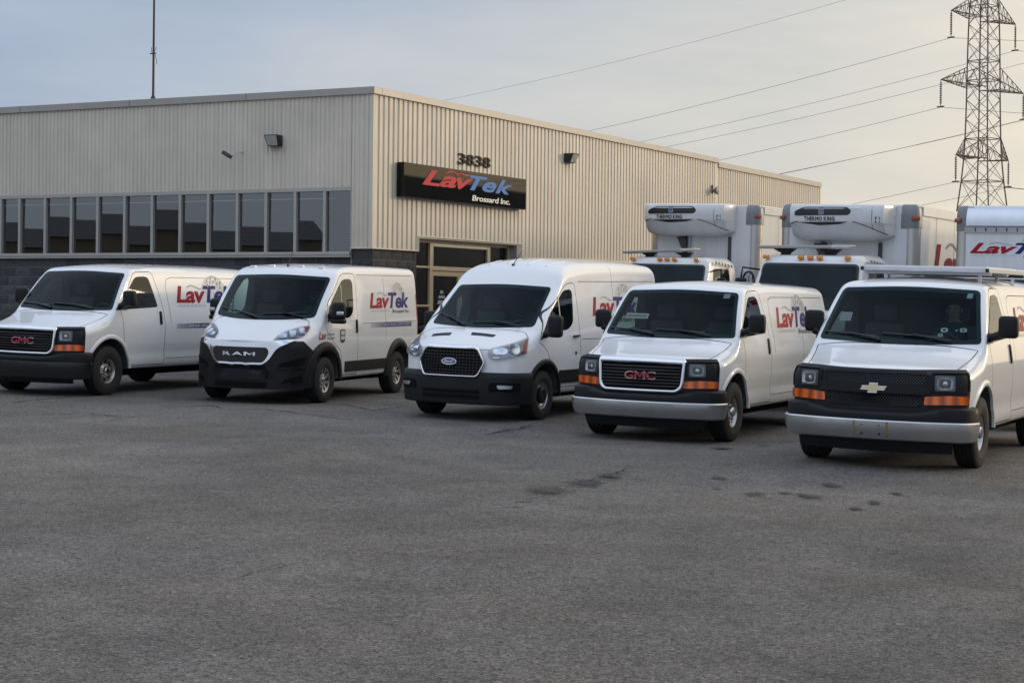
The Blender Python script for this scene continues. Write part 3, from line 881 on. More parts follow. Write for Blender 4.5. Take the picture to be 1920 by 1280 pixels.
def logo(S, t, y0, y1, z0, z1, globe=(3.05, 1.72, 0.27), strip=None, sub=True, prj=None, shear=0.22, name='logo'):
    """two-colour company lettering on a flank with pale line work behind it"""
    prj = prj or S.side
    w = y1 - y0; h = z1 - z0
    if globe:
        gy, gz, gr = globe; V2 = []; F = []
        def arc(r, a0, a1, th, sx=1.0, dy=0.0):
            n = 18; b = len(V2)
            for i in range(n + 1):
                a = a0 + (a1 - a0) * i / n
                for q in (r, r - th): V2.append((gy + dy + q * sx * 1.25 * math.cos(a), gz + q * math.sin(a)))
            for i in range(n): F.append((b + 2 * i, b + 2 * i + 1, b + 2 * i + 3, b + 2 * i + 2))
        for k, r in enumerate((1.0, 0.86, 0.72, 0.57, 0.42, 0.28)):
            arc(gr * r, -0.35 + 0.1 * (k % 3), PI + 0.15 - 0.12 * (k % 2), 0.010 if k else 0.016)
        for sx in (0.35, 0.7): arc(gr * 0.98, 0.1, PI - 0.1, 0.014, sx)
        decal(V2, F, prj, LPALE, name + '_globe', t, 0, 0.003)
        V2, F = [], []
        for k in range(9):
            a = 0.5 + 0.24 * k; r = gr * (0.62 + 0.22 * (k % 2)); b = len(V2)
            c_, s_ = gy + r * 1.25 * math.cos(a), gz + r * math.sin(a); q = gr * 0.10
            V2 += [(c_ - q, s_ - q), (c_ + q * 0.4, s_ - q), (c_ + q, s_ + q), (c_ - q * 0.3, s_ + q)]
            F.append((b, b + 1, b + 2, b + 3))
        decal(V2, F, prj, LGREY, name + '_globe_marks', t, 0, 0.0045)
    for s_, f0, f1, m, hh in (('Lav', 0.0, 0.50, LRED, 0.97), ('Tek', 0.47, 1.0, LBLUE, 1.0)):
        V2, F = text_geo(s_, bold=0.032, shear=shear, spacing=0.95)
        V2 = fit(V2, y0 + w * f0, y0 + w * f1, z0, z0 + h * hh)
        decal(V2, F, prj, m, name + '_lettering', t, 0.08, 0.0035)
    # swoosh over the small letters
    V2 = []; F = []
    for i in range(13):
        f = i / 12; y = y0 + w * (0.20 + 0.24 * f); zz = z0 + h * (0.86 + 0.10 * math.sin(f * PI * 1.6) + 0.03 * f)
        V2 += [(y, zz), (y, zz + h * 0.055)]
        if i: F.append((2 * i - 2, 2 * i, 2 * i + 1, 2 * i - 1))
    decal(V2, F, prj, LGREY, name + '_swoosh', t, 0, 0.005)
    if sub:
        V2, F = text_geo('Brossard Inc.', bold=0.008, shear=0.1)
        decal(fit(V2, y0 + w * 0.56, y1, z0 - h * 0.30, z0 - h * 0.06), F, prj, LBLACK, name + '_small_lettering', t, 0.2, 0.004)
        V2, F = [], []
        for k in range(22):
            a = y0 + w * (0.01 + 0.022 * k); b = len(V2); hh = h * (0.05 + 0.05 * ((k * 7) % 3))
            V2 += [(a, z0 - h * 0.20), (a + w * 0.012, z0 - h * 0.20), (a + w * 0.012, z0 - h * 0.20 + hh), (a, z0 - h * 0.20 + hh)]; F.append((b, b + 1, b + 2, b + 3))
        decal(V2, F, prj, LPALE, name + '_tick_line', t, 0, 0.004)
    if strip:
        a0, a1, b0, b1 = strip
        m = MATS.get('strip_blue') or strip_mat(a0, a1)
        decal([(a0, b0), (a1, b0), (a1, b1), (a0, b1)], [(0, 1, 2, 3)], prj, m, name + '_strip', t, 0.1, 0.004)
        V2, F = [], []
        for k in range(26):
            a = a0 + (a1 - a0) * (0.30 + 0.025 * k); q = len(V2); hh = (b1 - b0) * (0.25 + 0.1 * ((k * 5) % 3))
            if k % 7 == 6: continue
            V2 += [(a, b0 + (b1 - b0) * 0.32), (a + 0.022, b0 + (b1 - b0) * 0.32), (a + 0.022, b0 + (b1 - b0) * 0.32 + hh), (a, b0 + (b1 - b0) * 0.32 + hh)]; F.append((q, q + 1, q + 2, q + 3))
        decal(V2, F, prj, LPALE, name + '_strip_marks', t, 0, 0.007)

def strip_mat(a0, a1):
    m = bpy.data.materials.new('strip_blue'); m.use_nodes = True
    nt = m.node_tree; b = nt.nodes['Principled BSDF']; b.inputs['Roughness'].default_value = 0.4
    t = nt.nodes.new('ShaderNodeTexCoord'); s = nt.nodes.new('ShaderNodeSeparateXYZ'); nt.links.new(t.outputs['Object'], s.inputs[0])
    r = nt.nodes.new('ShaderNodeMapRange'); r.inputs['From Min'].default_value = a0; r.inputs['From Max'].default_value = a0 + (a1 - a0) * 0.6
    nt.links.new(s.outputs['Y'], r.inputs['Value'])
    mx = nt.nodes.new('ShaderNodeMix'); mx.data_type = 'RGBA'
    mx.inputs[6].default_value = (0.45, 0.45, 0.50, 1); mx.inputs[7].default_value = (0.045, 0.045, 0.20, 1)
    nt.links.new(r.outputs[0], mx.inputs['Factor']); nt.links.new(mx.outputs[2], b.inputs['Base Color'])
    MATS['strip_blue'] = m
    return m

# ---------------- cutting plans
EXD = dict(R=0.385, wb=3.43, arch=0.515, cabw=0.77, ws_depth=0.76,
    cabin=[(0.26, 0.66), (0.30, 1.24), (0.80, 1.88), (1.40, 1.90), (1.40, 0.66)],
    ws=ccw(round_poly([(-0.915, 1.338), (0.0, 1.305), (0.915, 1.338), (0.782, 1.925), (0.0, 1.957), (-0.782, 1.925)], [0.05, 0.3, 0.05, 0.06, 0.3, 0.06], 6)),
    win=ccw(round_poly([(0.20, 1.342), (1.31, 1.388), (1.16, 1.86), (1.06, 1.885), (0.80, 1.875)], [0.03, 0.05, 0.10, 0.10, 0.08], 5)),
    door=ccw(round_poly([(0.37, 0.455), (1.46, 0.455), (1.46, 1.36), (1.27, 1.955), (0.78, 1.945), (0.30, 1.36), (0.36, 0.95)], [0.03, 0.04, 0.25, 0.06, 0.10, 0.05, 0.2], 5)),
    hood=ccw(round_poly([(-0.795, -1.2), (0.795, -1.2), (0.80, -0.66), (0.855, -0.25), (0.895, 0.055), (0.0, -0.055), (-0.895, 0.055), (-0.855, -0.25), (-0.80, -0.66)], [0.01, 0.01, 0.2, 0.2, 0.012, 0.4, 0.012, 0.2, 0.2], 5)),
    hood_z=1.062, seams=[[(1.64, 1.12), (1.60, 1.72), (1.66, 1.84), (1.80, 1.875), (4.25, 1.87)], [(1.50, 0.545), (2.84, 0.545)], [(3.0, 0.95), (3.0, 1.86)]])
EXD['ws_hole'] = inset_poly(EXD['ws'], 0.045); EXD['win_hole'] = inset_poly(EXD['win'], 0.022)
RAD = dict(R=0.36, wb=3.0, arch=0.47, cabw=0.82, ws_depth=0.62,
    cabin=[(-0.02, 0.62), (0.0, 1.24), (0.58, 1.95), (1.22, 2.0), (1.22, 0.62)],
    ws=ccw(round_poly([(-0.86, 1.342), (-0.5, 1.30), (0.0, 1.285), (0.5, 1.30), (0.86, 1.342), (0.845, 1.98), (0.0, 2.012), (-0.845, 1.98)], [0.06, 0.2, 0.3, 0.2, 0.06, 0.07, 0.3, 0.07], 5)),
    win=ccw(round_poly([(0.06, 1.275), (0.92, 1.34), (1.07, 1.44), (1.10, 1.90), (1.03, 1.96), (0.71, 1.955), (0.18, 1.56)], [0.03, 0.08, 0.08, 0.06, 0.05, 0.12, 0.25], 5)),
    door=ccw(round_poly([(0.62, 0.42), (1.22, 0.42), (1.22, 2.045), (0.68, 2.045), (0.10, 1.56), (-0.03, 1.20), (0.20, 0.98), (0.56, 0.80)], [0.04, 0.04, 0.10, 0.15, 0.1, 0.1, 0.15, 0.1], 5)),
    hood=ccw(round_poly([(-0.60, -1.4), (0.60, -1.4), (0.66, -0.70), (0.85, -0.40), (0.80, -0.235), (0.0, -0.455), (-0.80, -0.235), (-0.85, -0.40), (-0.66, -0.70)], [0.01, 0.01, 0.2, 0.05, 0.05, 0.4, 0.05, 0.05, 0.2], 5)),
    hood_z=0.962, seams=[[(1.42, 1.235), (3.78, 1.245)], [(1.30, 2.03), (3.78, 2.035)], [(2.42, 0.95), (2.42, 2.0)]])
RAD['ws_hole'] = inset_poly(RAD['ws'], 0.05); RAD['win_hole'] = inset_poly(RAD['win'], 0.022)
TRD = dict(R=0.352, wb=3.3, arch=0.455, cabw=0.78, ws_depth=0.70,
    cabin=[(0.05, 0.62), (0.07, 1.22), (0.70, 1.84), (1.16, 1.90), (1.16, 0.62)],
    ws=ccw(round_poly([(-0.835, 1.325), (0.0, 1.285), (0.835, 1.325), (0.765, 1.898), (0.0, 1.93), (-0.765, 1.898)], [0.06, 0.3, 0.06, 0.06, 0.3, 0.06], 6)),
    win=ccw(round_poly([(-0.13, 1.155), (0.25, 1.255), (0.78, 1.285), (0.97, 1.38), (1.05, 1.83), (0.99, 1.875), (0.76, 1.86), (0.18, 1.50)], [0.02, 0.15, 0.10, 0.08, 0.05, 0.05, 0.10, 0.2], 5)),
    door=ccw(round_poly([(0.34, 0.46), (1.17, 0.46), (1.17, 1.965), (0.87, 1.955), (0.12, 1.50), (-0.18, 1.12), (0.02, 1.02), (0.16, 0.82)], [0.04, 0.04, 0.08, 0.12, 0.1, 0.02, 0.1, 0.1], 5)),
    hood=ccw(round_poly([(-0.86, -1.4), (0.86, -1.4), (0.87, -0.5), (0.84, -0.30), (0.76, -0.215), (0.0, -0.325), (-0.76, -0.215), (-0.84, -0.30), (-0.87, -0.5)], [0.01, 0.01, 0.2, 0.05, 0.05, 0.4, 0.05, 0.05, 0.2], 5)),
    hood_z=1.01, seams=[[(1.30, 1.99), (4.25, 2.02)], [(2.55, 0.75), (2.55, 2.24)], [(1.25, 1.14), (4.25, 1.10)]])
TRD['ws_hole'] = inset_poly(TRD['ws'], 0.05); TRD['win_hole'] = inset_poly(TRD['win'], 0.02)
for S_, d_ in ((EX, EXD), (RA, RAD), (TR, TRD)): cut_body(S_, d_)

GX, GY = -0.0155, 0.0142
VANP = {1: (-7.2546, 28.9434, 0.4229, 0.0019), 2: (-3.8893, 28.9146, 0.3238, -0.0315), 3: (-0.4088, 26.3406, 0.4699, -0.0067), 4: (2.0173, 23.9309, 0.4479, -0.0388), 5: (4.2493, 20.1204, 0.4628, 0.0743)}
def frame(X, Y, a, g=0.0):
    c, s = math.cos(a), math.sin(a)
    u = Vector((c, -s, GX * c - GY * s)); v = Vector((s, c, GX * s + GY * c)); n = Vector((-GX, -GY, 1))
    M = Matrix.Identity(4)
    for i in range(3): M[i][0], M[i][1], M[i][2] = u[i], v[i], n[i]
    M[0][3], M[1][3], M[2][3] = X, Y, GX * X + GY * Y + g
    return M

GV = 'white delivery vans parked in a row'
def van_base(k, S, d, kind, hw, label):
    t = tag(empty('cargo_van', frame(*VANP[k])), label, 'van', GV)
    link('body', d['me'][0], t); link('hood', d['me'][1], t)
    doors = (link('door', d['me'][2], t), link('door', d['me'][3], t))
    add_front_glass(S, d, t); add_side_glass(S, d, doors)
    add_wheels(t, kind, hw, d['wb'], d['R'])
    mb = MB().cbox(-0.70, 0.70, -0.60, S.y1 - 0.15, 0.27, 0.46, 0.04)
    mb.tube([(-0.62, 0, d['R']), (0.62, 0, d['R'])], 0.05, 8); mb.tube([(-0.62, d['wb'], d['R']), (0.62, d['wb'], d['R'])], 0.07, 8)
    mb.build('underbody', DARK, t)
    cab0 = d['cabin'][1]
    mb = MB().cbox(-d['cabw'] + 0.03, d['cabw'] - 0.03, cab0[0] - 0.03, cab0[0] + 0.26, 0.85, cab0[1] + 0.02, 0.05, seg=3)
    mb.build('dashboard', mat('dash_top', (0.11, 0.112, 0.112), 0.75), t, 40)
    zt = d['cabin'][2][1]; MB().cbox(-0.12, 0.12, d['cabin'][2][0] - 0.16, d['cabin'][2][0] - 0.13, zt - 0.12, zt - 0.05, 0.01).build('rear_view_mirror', DARK, t, 40)
    sy = 0.0 if S is EX else -0.25 if S is RA else -0.12
    for x in (-0.42, 0.42):
        mb = MB(); seat_mesh(mb, x); mb.V = [(a, b + sy, c) for a, b, c in mb.V]; mb.build('seat', mat('seat_cloth', (0.075, 0.078, 0.082), 0.9), t, 40)
    st = MB(); n = 20; M = Matrix.Translation((0.42, cab0[0] + 0.34, cab0[1] + 0.02)) @ Matrix.Rotation(math.radians(-62), 4, 'X')
    st.tube([M @ Vector((0.19 * math.cos(2 * PI * i / n), 0.19 * math.sin(2 * PI * i / n), 0)) for i in range(n + 1)], 0.014, 6)
    st.tube([M @ Vector((-0.18, 0, 0)), M @ Vector((0, 0, -0.03)), M @ Vector((0.18, 0, 0))], 0.016, 6)
    st.tube([M @ Vector((0, 0, -0.02)), M @ Vector((0, 0, -0.22))], 0.03, 6)
    st.build('steering_wheel', INTER, t, 50)
    return t, doors

def rect(a0, a1, b0, b1, r=0.02, n=4): return ccw(round_poly([(a0, b0), (a1, b0), (a1, b1), (a0, b1)], r, n))
def both(f):
    for sg in (1, -1): f(sg)
def pair(A, B, d=0.06):
    """two outlines of equal count, their long edges split alike"""
    P, Q = [], []; n = len(A)
    for i in range(n):
        j = (i + 1) % n; k = max(1, int(math.hypot(A[j][0] - A[i][0], A[j][1] - A[i][1]) / d))
        for q in range(k):
            f = q / k
            P.append((A[i][0] * (1 - f) + A[j][0] * f, A[i][1] * (1 - f) + A[j][1] * f)); Q.append((B[i][0] * (1 - f) + B[j][0] * f, B[i][1] * (1 - f) + B[j][1] * f))
    return P, Q
def sgp(P, sg): return ccw([(a * sg, b) for a, b in P])

def handle(S, d, doors, P, thick=0.018, m=BLACKPL):
    for prj, dr in ((S.side, doors[0]), (S.sidem, doors[1])):
        panel('handle', ccw(P), prj, thick, thick + 0.01, m, dr, 0.05)

# ---- the three long-nosed vans
def express(k, label, grille, bumper):
    S, d = EX, EXD
    t, doors = van_base(k, S, d, 'E', 0.86, label)
    handle(S, d, doors, rect(1.325, 1.375, 1.10, 1.315, 0.02))
    for prj, sgn in ((S.side, 1), (S.sidem, -1)):
        arch_ring(S, t, 0.0, 0.385, 0.512, 0.575, 0.018, WHITE, 'wheel_arch', side=sgn, a0=0.02, a1=PI - 0.05)
        arch_ring(S, t, d['wb'], 0.385, 0.512, 0.575, 0.018, WHITE, 'wheel_arch', side=sgn, a0=0.02, a1=PI - 0.02)
        # mirror patch in the corner of the window
        panel('mirror_patch', ccw([(0.17, 1.338), (0.46, 1.348), (0.36, 1.47), (0.27, 1.44)]), prj, 0.012, 0.014, BLACKPL, doors[0] if sgn > 0 else doors[1])
    # nose: black bezel behind everything
    panel('front_bezel', ccw([(-1.035, 0.665), (-0.60, 0.60), (0.60, 0.60), (1.035, 0.665), (1.05, 0.98), (1.03, 1.072), (0.72, 1.068), (0.4, 1.058), (0, 1.056), (-0.4, 1.058), (-0.72, 1.068), (-1.03, 1.072), (-1.05, 0.98)]), S.wrap, 0.012, 0.02, BLACKPL, t, 0.06)
    def lights(sg):
        if grille == 'mesh':
            a0, a1 = 0.655, 0.845
        else: a0, a1 = 0.645, 0.835
        b0, b1 = 0.862, 1.002
        cx, cz = (a0 + a1) / 2, (b0 + b1) / 2
        rim = sgp(rect(a0 - 0.012, a1 + 0.012, b0 - 0.012, b1 + 0.012, 0.03), sg)
        h = lamp(S, t, rim, 0.022, 'headlight', [(cx * sg - 0.088, cx * sg + 0.088, b0 + 0.004, b1 - 0.004, 5)], mat('lamp_rim', (0.10, 0.10, 0.105), 0.4), dish=0.028, rm=REFLECT2)
        b = MB(); co, nn = S.wrap(cx * sg, cz); q = nn.to_track_quat('Z', 'Y').to_matrix().to_4x4()
        b.lathe([(0.034, 0.012), (0.034, 0.018), (0.026, 0.030), (0.0, 0.034)], 16, axis=2); b.V = [tuple(Matrix.Translation(co) @ q @ Vector(v)) for v in b.V]
        b.build('bulb_shield', HUBCHR, h, 40)
        # turn signal below, tapering outwards
        am = panel('turn_signal', sgp(round_poly([(0.535, 0.702), (1.01, 0.716), (1.01, 0.802), (0.80, 0.806), (0.545, 0.79)], 0.012), sg), S.wrap, 0.03, 0.03, AMBER, t, 0.05)
        panel('signal_divider', sgp([(0.725, 0.712), (0.733, 0.712), (0.733, 0.80), (0.725, 0.80)], sg), S.wrap, 0.032, 0.006, mat('amber_dark', (0.35, 0.06, 0.008), 0.3), am)
        # raised bezel lip round the headlight
        A = sgp(round_poly([(0.60, 0.835), (1.03, 0.835), (1.035, 1.05), (0.60, 1.045)], 0.035), sg)
        ring_panel('bezel_lip', A, inset_poly(A, 0.018), S.wrap, 0.024, 0.02, BLACKPL, t)
    both(lights)
    if grille == 'bars':
        A = round_poly([(-0.49, 0.635), (0.49, 0.635), (0.575, 0.70), (0.60, 1.045), (0.0, 1.052), (-0.60, 1.045), (-0.575, 0.70)], [0.06, 0.06, 0.08, 0.03, 0.3, 0.03, 0.08], 5)
        B = round_poly([(-0.47, 0.682), (0.47, 0.682), (0.525, 0.735), (0.55, 0.995), (0.0, 1.002), (-0.55, 0.995), (-0.525, 0.735)], [0.05, 0.05, 0.06, 0.02, 0.3, 0.02, 0.06], 5)
        panel('grille_back', ccw(B), S.wrap, 0.020, 0.012, DARK, t, 0.08)
        A, B = pair(ccw(A), ccw(B)); ring_bulge('grille_surround', A, B, S.wrap, 0.045, 0.024, 0.04, CHROME, t)
        for i in range(7):
            z = 0.722 + i * 0.040; hw = 0.535 if z > 0.75 else 0.51
            panel('grille_bar', rect(-hw, hw, z - 0.008, z + 0.008, 0.004, 1), S.wrap, 0.033, 0.016, TRIMBLK, t, (0.1, 0))
        V2, F = text_geo('GMC', bold=0.008, spacing=0.98)
        V2b = fit(V2, -0.195, 0.205, 0.808, 0.892)
        decal(V2b, F, S.wrap, mat('emblem_red', (0.35, 0.015, 0.03), 0.25), 'emblem', t, 0.1, 0.052, 0.02)
        decal(fit(V2, -0.203, 0.213, 0.802, 0.898), F, S.wrap, mat('emblem_edge', (0.70, 0.55, 0.58), 0.25, 0.6), 'emblem_edge', t, 0.1, 0.046, 0.015)
    else:
        for nm, b0, b1, w0, w1 in (('upper', 0.915, 1.018, 0.535, 0.56), ('lower', 0.690, 0.805, 0.475, 0.52)):
            o = ccw(round_poly([(-w0, b0), (w0, b0), (w1, b1), (-w1, b1)], 0.02, 3))
            panel('grille_back', inset_poly(o, 0.004), S.wrap, 0.014, 0.004, DARK, t, 0.08)
            mb = MB(); st = 0.034
            for s_ in (1, -1):
                a = -w1 - (b1 - b0)
                while a < w1 + (b1 - b0):
                    q0, q1 = (a, b0), (a + s_ * (b1 - b0), b1)
                    lo, hi = max(-w1, min(q0[0], q1[0])), min(w1, max(q0[0], q1[0]))
                    if hi - lo > 0.01:
                        def at(x): f = (x - q0[0]) / (q1[0] - q0[0]); return (x, b0 + (b1 - b0) * f)
                        e0, e1 = at(lo), at(hi); P = [S.wrap(*e0), S.wrap(*e1)]
                        mb.tube([P[0][0] + P[0][1] * 0.022, P[1][0] + P[1][1] * 0.022], 0.0048, 4)
                    a += st
            o_ = mb.build('grille_mesh', TRIMBLK, t); o_['kind'] = 'stuff'
            ring_panel('grille_frame', inset_poly(o, -0.014), o, S.wrap, 0.028, 0.02, BLACKPL, t)
        panel('grille_bar', ccw(round_poly([(-0.60, 0.812), (0.60, 0.812), (0.60, 0.905), (-0.60, 0.905)], 0.02)), S.wrap, 0.034, 0.025, BLACKPL, t, 0.06)
        def tie(w, h, sl): return ccw([(-w, -h * .42 + 0), (-w * .34, -h * .42), (-w * .34 - sl, -h), (w * .34 - sl * .4, -h), (w * .34, -h * .42), (w - sl * 1.5, -h * .42), (w + sl, h * .42), (w * .34 + sl * .5, h * .42), (w * .34 + sl * .5, h), (-w * .34 + sl * .3, h), (-w * .34, h * .42), (-w + sl * 1.5, h * .42)])
        o = [(a + 0.005, b + 0.86) for a, b in tie(0.135, 0.052, 0.012)]
        panel('emblem_edge', o, S.wrap, 0.046, 0.014, CHROME, t, 0.1)
        panel('emblem', inset_poly(o, 0.007), S.wrap, 0.052, 0.012, mat('emblem_gold', (0.62, 0.52, 0.32), 0.25, 0.7), t, 0.1)
    # bumper
    if bumper == 'chrome':
        band(S, 'bumper_top', t, -1.20, 1.20, [(0.52, 0.0), (0.52, 0.075), (0.575, 0.085), (0.60, 0.080), (0.622, 0.055), (0.63, 0.0)], BLACKPL, lift=lambda a: 0.06 * min(1, max(0, (a - 0.45) / 0.3)))
        b = band(S, 'bumper', t, -1.19, 1.19, [(0.335, -0.02), (0.31, 0.03), (0.325, 0.062), (0.40, 0.095), (0.47, 0.105), (0.515, 0.105), (0.527, 0.093), (0.528, 0.0)], DULLCHR)
        band(S, 'air_dam', t, -0.85, 0.85, [(0.185, -0.10), (0.185, -0.06), (0.32, -0.01), (0.32, -0.10)], BLACKPL)
        if grille == 'mesh':
            for a in (-0.09, 0.10):
                for z in (0.375, 0.47):
                    co, nn = S.wrap(a, z); MB().cbox(co.x - 0.008, co.x + 0.008, co.y - 0.112, co.y - 0.05, z - 0.006, z + 0.006, 0.003).build('plate_bolt', DARK, b)
            for a in (-0.165, 0.175):
                V2 = [(a - 0.010, 0.345), (a + 0.007, 0.34), (a + 0.012, 0.40), (a + 0.006, 0.45), (a + 0.013, 0.512), (a - 0.006, 0.512), (a - 0.012, 0.46), (a - 0.004, 0.41)]
                V, F = [], []
                def pz(x, z):
                    co, nn = S.wrap(x, z); f = float(np.interp(z, [0.31, 0.325, 0.40, 0.47, 0.515], [0.03, 0.062, 0.095, 0.105, 0.105])); return co + Vector((nn.x, nn.y, 0)).normalized() * (f + 0.001), nn
                decal(V2, [tuple(range(8))], pz, mat('rust_stain', (0.24, 0.15, 0.08), 0.7), 'rust_streak', b, 0.03, 0.001)
    else:
        band(S, 'bumper_top', t, -1.20, 1.20, [(0.545, 0.0), (0.545, 0.075), (0.575, 0.085), (0.60, 0.080), (0.622, 0.055), (0.63, 0.0)], BLACKPL, lift=lambda a: 0.06 * min(1, max(0, (a - 0.45) / 0.3)))
        band(S, 'bumper', t, -1.19, 1.19, [(0.31, -0.02), (0.27, 0.03), (0.29, 0.062), (0.40, 0.080), (0.50, 0.085), (0.535, 0.082), (0.543, 0.070), (0.543, 0.0)], TRIMBLK)
        band(S, 'air_dam', t, -0.85, 0.85, [(0.20, -0.10), (0.20, -0.05), (0.30, 0.0), (0.30, -0.10)], BLACKPL)
    wiper(S, t, (-0.86, 1.41), (-0.22, 1.375), (-0.18, 1.345)); wiper(S, t, (-0.16, 1.41), (0.52, 1.385), (0.60, 1.345))
    panel('cowl', ccw([(-0.80, 0.03), (0.80, 0.03), (0.83, 0.085), (0, -0.015), (-0.83, 0.085), ]), lambda x, y: S.top(x, y), 0.004, 0.01, TRIMBLK, t, 0.06) if False else None
    door_mirror(t, S, 1.185, 0.16, 1.535, 0.215, 0.13, 0.245, (0.93, 0.30, 1.40))
    logo(S, t, 1.86, 3.62, 1.45, 1.745, globe=(3.02, 1.63, 0.29), strip=(1.80, 2.9, 1.03, 1.11) if bumper != 'chrome' else None)
    # lower rocker crease
    for prj in (S.side, S.sidem):
        for y0_, y1_ in ((1.48, 2.86), (4.02, 4.38)):
            pass
    return t

v1 = express(1, 'white van at the far left with a black front bumper and chrome framed grille', 'bars', 'black')
v4 = express(4, 'white van with a bright metal bumper and chrome framed grille, second from the right', 'bars', 'chrome')
v5 = express(5, 'white van nearest the camera with a gold grille emblem, a roof rack and a driver', 'mesh', 'chrome')

# ---- the snub-nosed van with grey-black lower fascia
def promaster(k, label):
    S, d = RA, RAD
    t, doors = van_base(k, S, d, 'R', 0.89, label)
    handle(S, d, doors, rect(1.135, 1.195, 1.085, 1.30, 0.025))
    for prj, sgn in ((S.side, 1), (S.sidem, -1)):
        arch_ring(S, t, 0.0, 0.36, 0.468, 0.605, 0.045, BLACKPL, 'wheel_arch', side=sgn, a0=-0.05, a1=PI + 0.02)
        arch_ring(S, t, 3.0, 0.36, 0.468, 0.60, 0.040, BLACKPL, 'wheel_arch', side=sgn, a0=-0.05, a1=PI + 0.05)
        panel('side_moulding', rect(0.72, 2.42, 0.46, 0.63, 0.015), prj, 0.018, 0.02, BLACKPL, t, 0.1)
        panel('mirror_patch', ccw([(0.05, 1.27), (0.29, 1.29), (0.29, 1.40), (0.20, 1.55), (0.15, 1.52)]), prj, 0.012, 0.014, BLACKPL, doors[0] if sgn > 0 else doors[1])
        panel('window_divider', ccw([(0.60, 1.31), (0.625, 1.312), (0.625, 1.88), (0.60, 1.86)]), prj, 0.009, 0.012, mat('bright_strip', (0.5, 0.5, 0.5), 0.3, 0.8), doors[0] if sgn > 0 else doors[1])
    # black fascia, chrome wing band, grille
    panel('front_fascia', ccw([(-1.30, 0.27), (-0.9, 0.235), (0.9, 0.235), (1.30, 0.27), (1.40, 0.60), (1.36, 0.76), (1.02, 0.975), (0.84, 0.965), (0.45, 0.90), (-0.45, 0.90), (-0.84, 0.965), (-1.02, 0.975), (-1.36, 0.76), (-1.40, 0.60)]), S.wrap, 0.022, 0.05, BLACKPL, t, 0.06)
    ch = round_poly([(-0.37, 0.612), (0.37, 0.612), (0.47, 0.68), (0.58, 0.86), (0.70, 0.925), (0.92, 0.985), (0.62, 0.968), (0.0, 0.945), (-0.62, 0.968), (-0.92, 0.985), (-0.70, 0.925), (-0.58, 0.86), (-0.47, 0.68)], [0.04, 0.04, 0.06, 0.08, 0.08, 0.01, 0.1, 0.2, 0.1, 0.01, 0.08, 0.08, 0.06], 4)
    panel('grille_surround', ccw(ch), S.wrap, 0.045, 0.03, CHROME, t, 0.06, 50)
    gr = ccw(round_poly([(-0.37, 0.64), (0.37, 0.64), (0.425, 0.69), (0.475, 0.80), (0.44, 0.875), (-0.44, 0.875), (-0.475, 0.80), (-0.425, 0.69)], 0.03, 4))
    panel('grille', gr, S.wrap, 0.050, 0.02, mat('grille_black', (0.010, 0.010, 0.011), 0.35, bump=0.3, bscale=90), t, 0.06)
    V2, F = text_geo('RAM', bold=0.016, spacing=1.1)
    decal(fit(V2, -0.27, 0.27, 0.745, 0.80), F, S.wrap, CHROME, 'emblem', t, 0.08, 0.062, 0.02)
    panel('lower_grille', rect(-0.43, 0.43, 0.545, 0.592, 0.012), S.wrap, 0.030, 0.008, DARK, t, 0.05)
    panel('plate_step', rect(-0.46, 0.46, 0.375, 0.53, 0.02), S.wrap, 0.035, 0.03, BLACKPL, t, 0.08)
    panel('lower_grille', rect(-0.50, 0.50, 0.255, 0.345, 0.02), S.wrap, 0.030, 0.008, DARK, t, 0.05)
    def pockets(sg):
        P = sgp(round_poly([(0.60, 0.575), (1.02, 0.60), (1.10, 0.74), (0.84, 0.70), (0.62, 0.625)], 0.02), sg)
        panel('air_pocket', P, S.wrap, 0.028, 0.006, DARK, t, 0.05)
        band_ = sgp(round_poly([(0.58, 0.545), (1.08, 0.565), (1.10, 0.595), (0.59, 0.575)], 0.012), sg)
        panel('fascia_rib', band_, S.wrap, 0.045, 0.03, BLACKPL, t, 0.06)
        panel('fog_pocket', sgp(round_poly([(0.66, 0.31), (1.02, 0.34), (1.0, 0.455), (0.72, 0.405)], 0.03), sg), S.wrap, 0.028, 0.006, DARK, t, 0.05)
        panel('fog_vane', sgp(round_poly([(0.64, 0.295), (0.86, 0.305), (0.78, 0.345)], 0.01), sg), S.wrap, 0.034, 0.02, BLACKPL, t, 0.06)
        # swept-back headlight
        hl = sgp(round_poly([(0.52, 0.985), (0.87, 1.005), (1.06, 1.055), (1.205, 1.17), (1.215, 1.215), (1.00, 1.195), (0.72, 1.13), (0.60, 1.07)], [0.02, 0.05, 0.08, 0.03, 0.02, 0.1, 0.1, 0.05], 4), sg)
        h = lamp(S, t, hl, 0.014, 'headlight', [(0.66 * sg - 0.075, 0.66 * sg + 0.075, 1.005, 1.075, 4), (0.83 * sg - 0.08, 0.83 * sg + 0.08, 1.025, 1.125, 4), (1.005 * sg - 0.075, 1.005 * sg + 0.075, 1.06, 1.165, 4)], mat('lamp_inner', (0.42, 0.43, 0.45), 0.3, 0.7), dish=0.012)
        panel('turn_signal', sgp(round_poly([(1.085, 1.085), (1.195, 1.175), (1.20, 1.20), (1.07, 1.18), (1.06, 1.12)], 0.012), sg), S.wrap, 0.024, 0.008, AMBER, h, 0.05)
    both(pockets)
    wiper(S, t, (-0.83, 1.46), (-0.10, 1.345), (-0.02, 1.31)); wiper(S, t, (0.06, 1.37), (0.72, 1.40), (0.74, 1.33))
    door_mirror(t, S, 1.175, -0.02, 1.455, 0.225, 0.15, 0.28, (0.98, 0.12, 1.36), two=True)
    for sg, xm, dy in ((1, 1.225, 0.0), (-1, 1.075, 0.10)):
        MB().cbox(sg * xm - 0.055, sg * xm + 0.055, dy - 0.035, dy + 0.02, 1.39, 1.45, 0.015).build('repeater_lens', mat('clear_lamp', (0.55, 0.56, 0.58), 0.15, 0.4), t, 40)
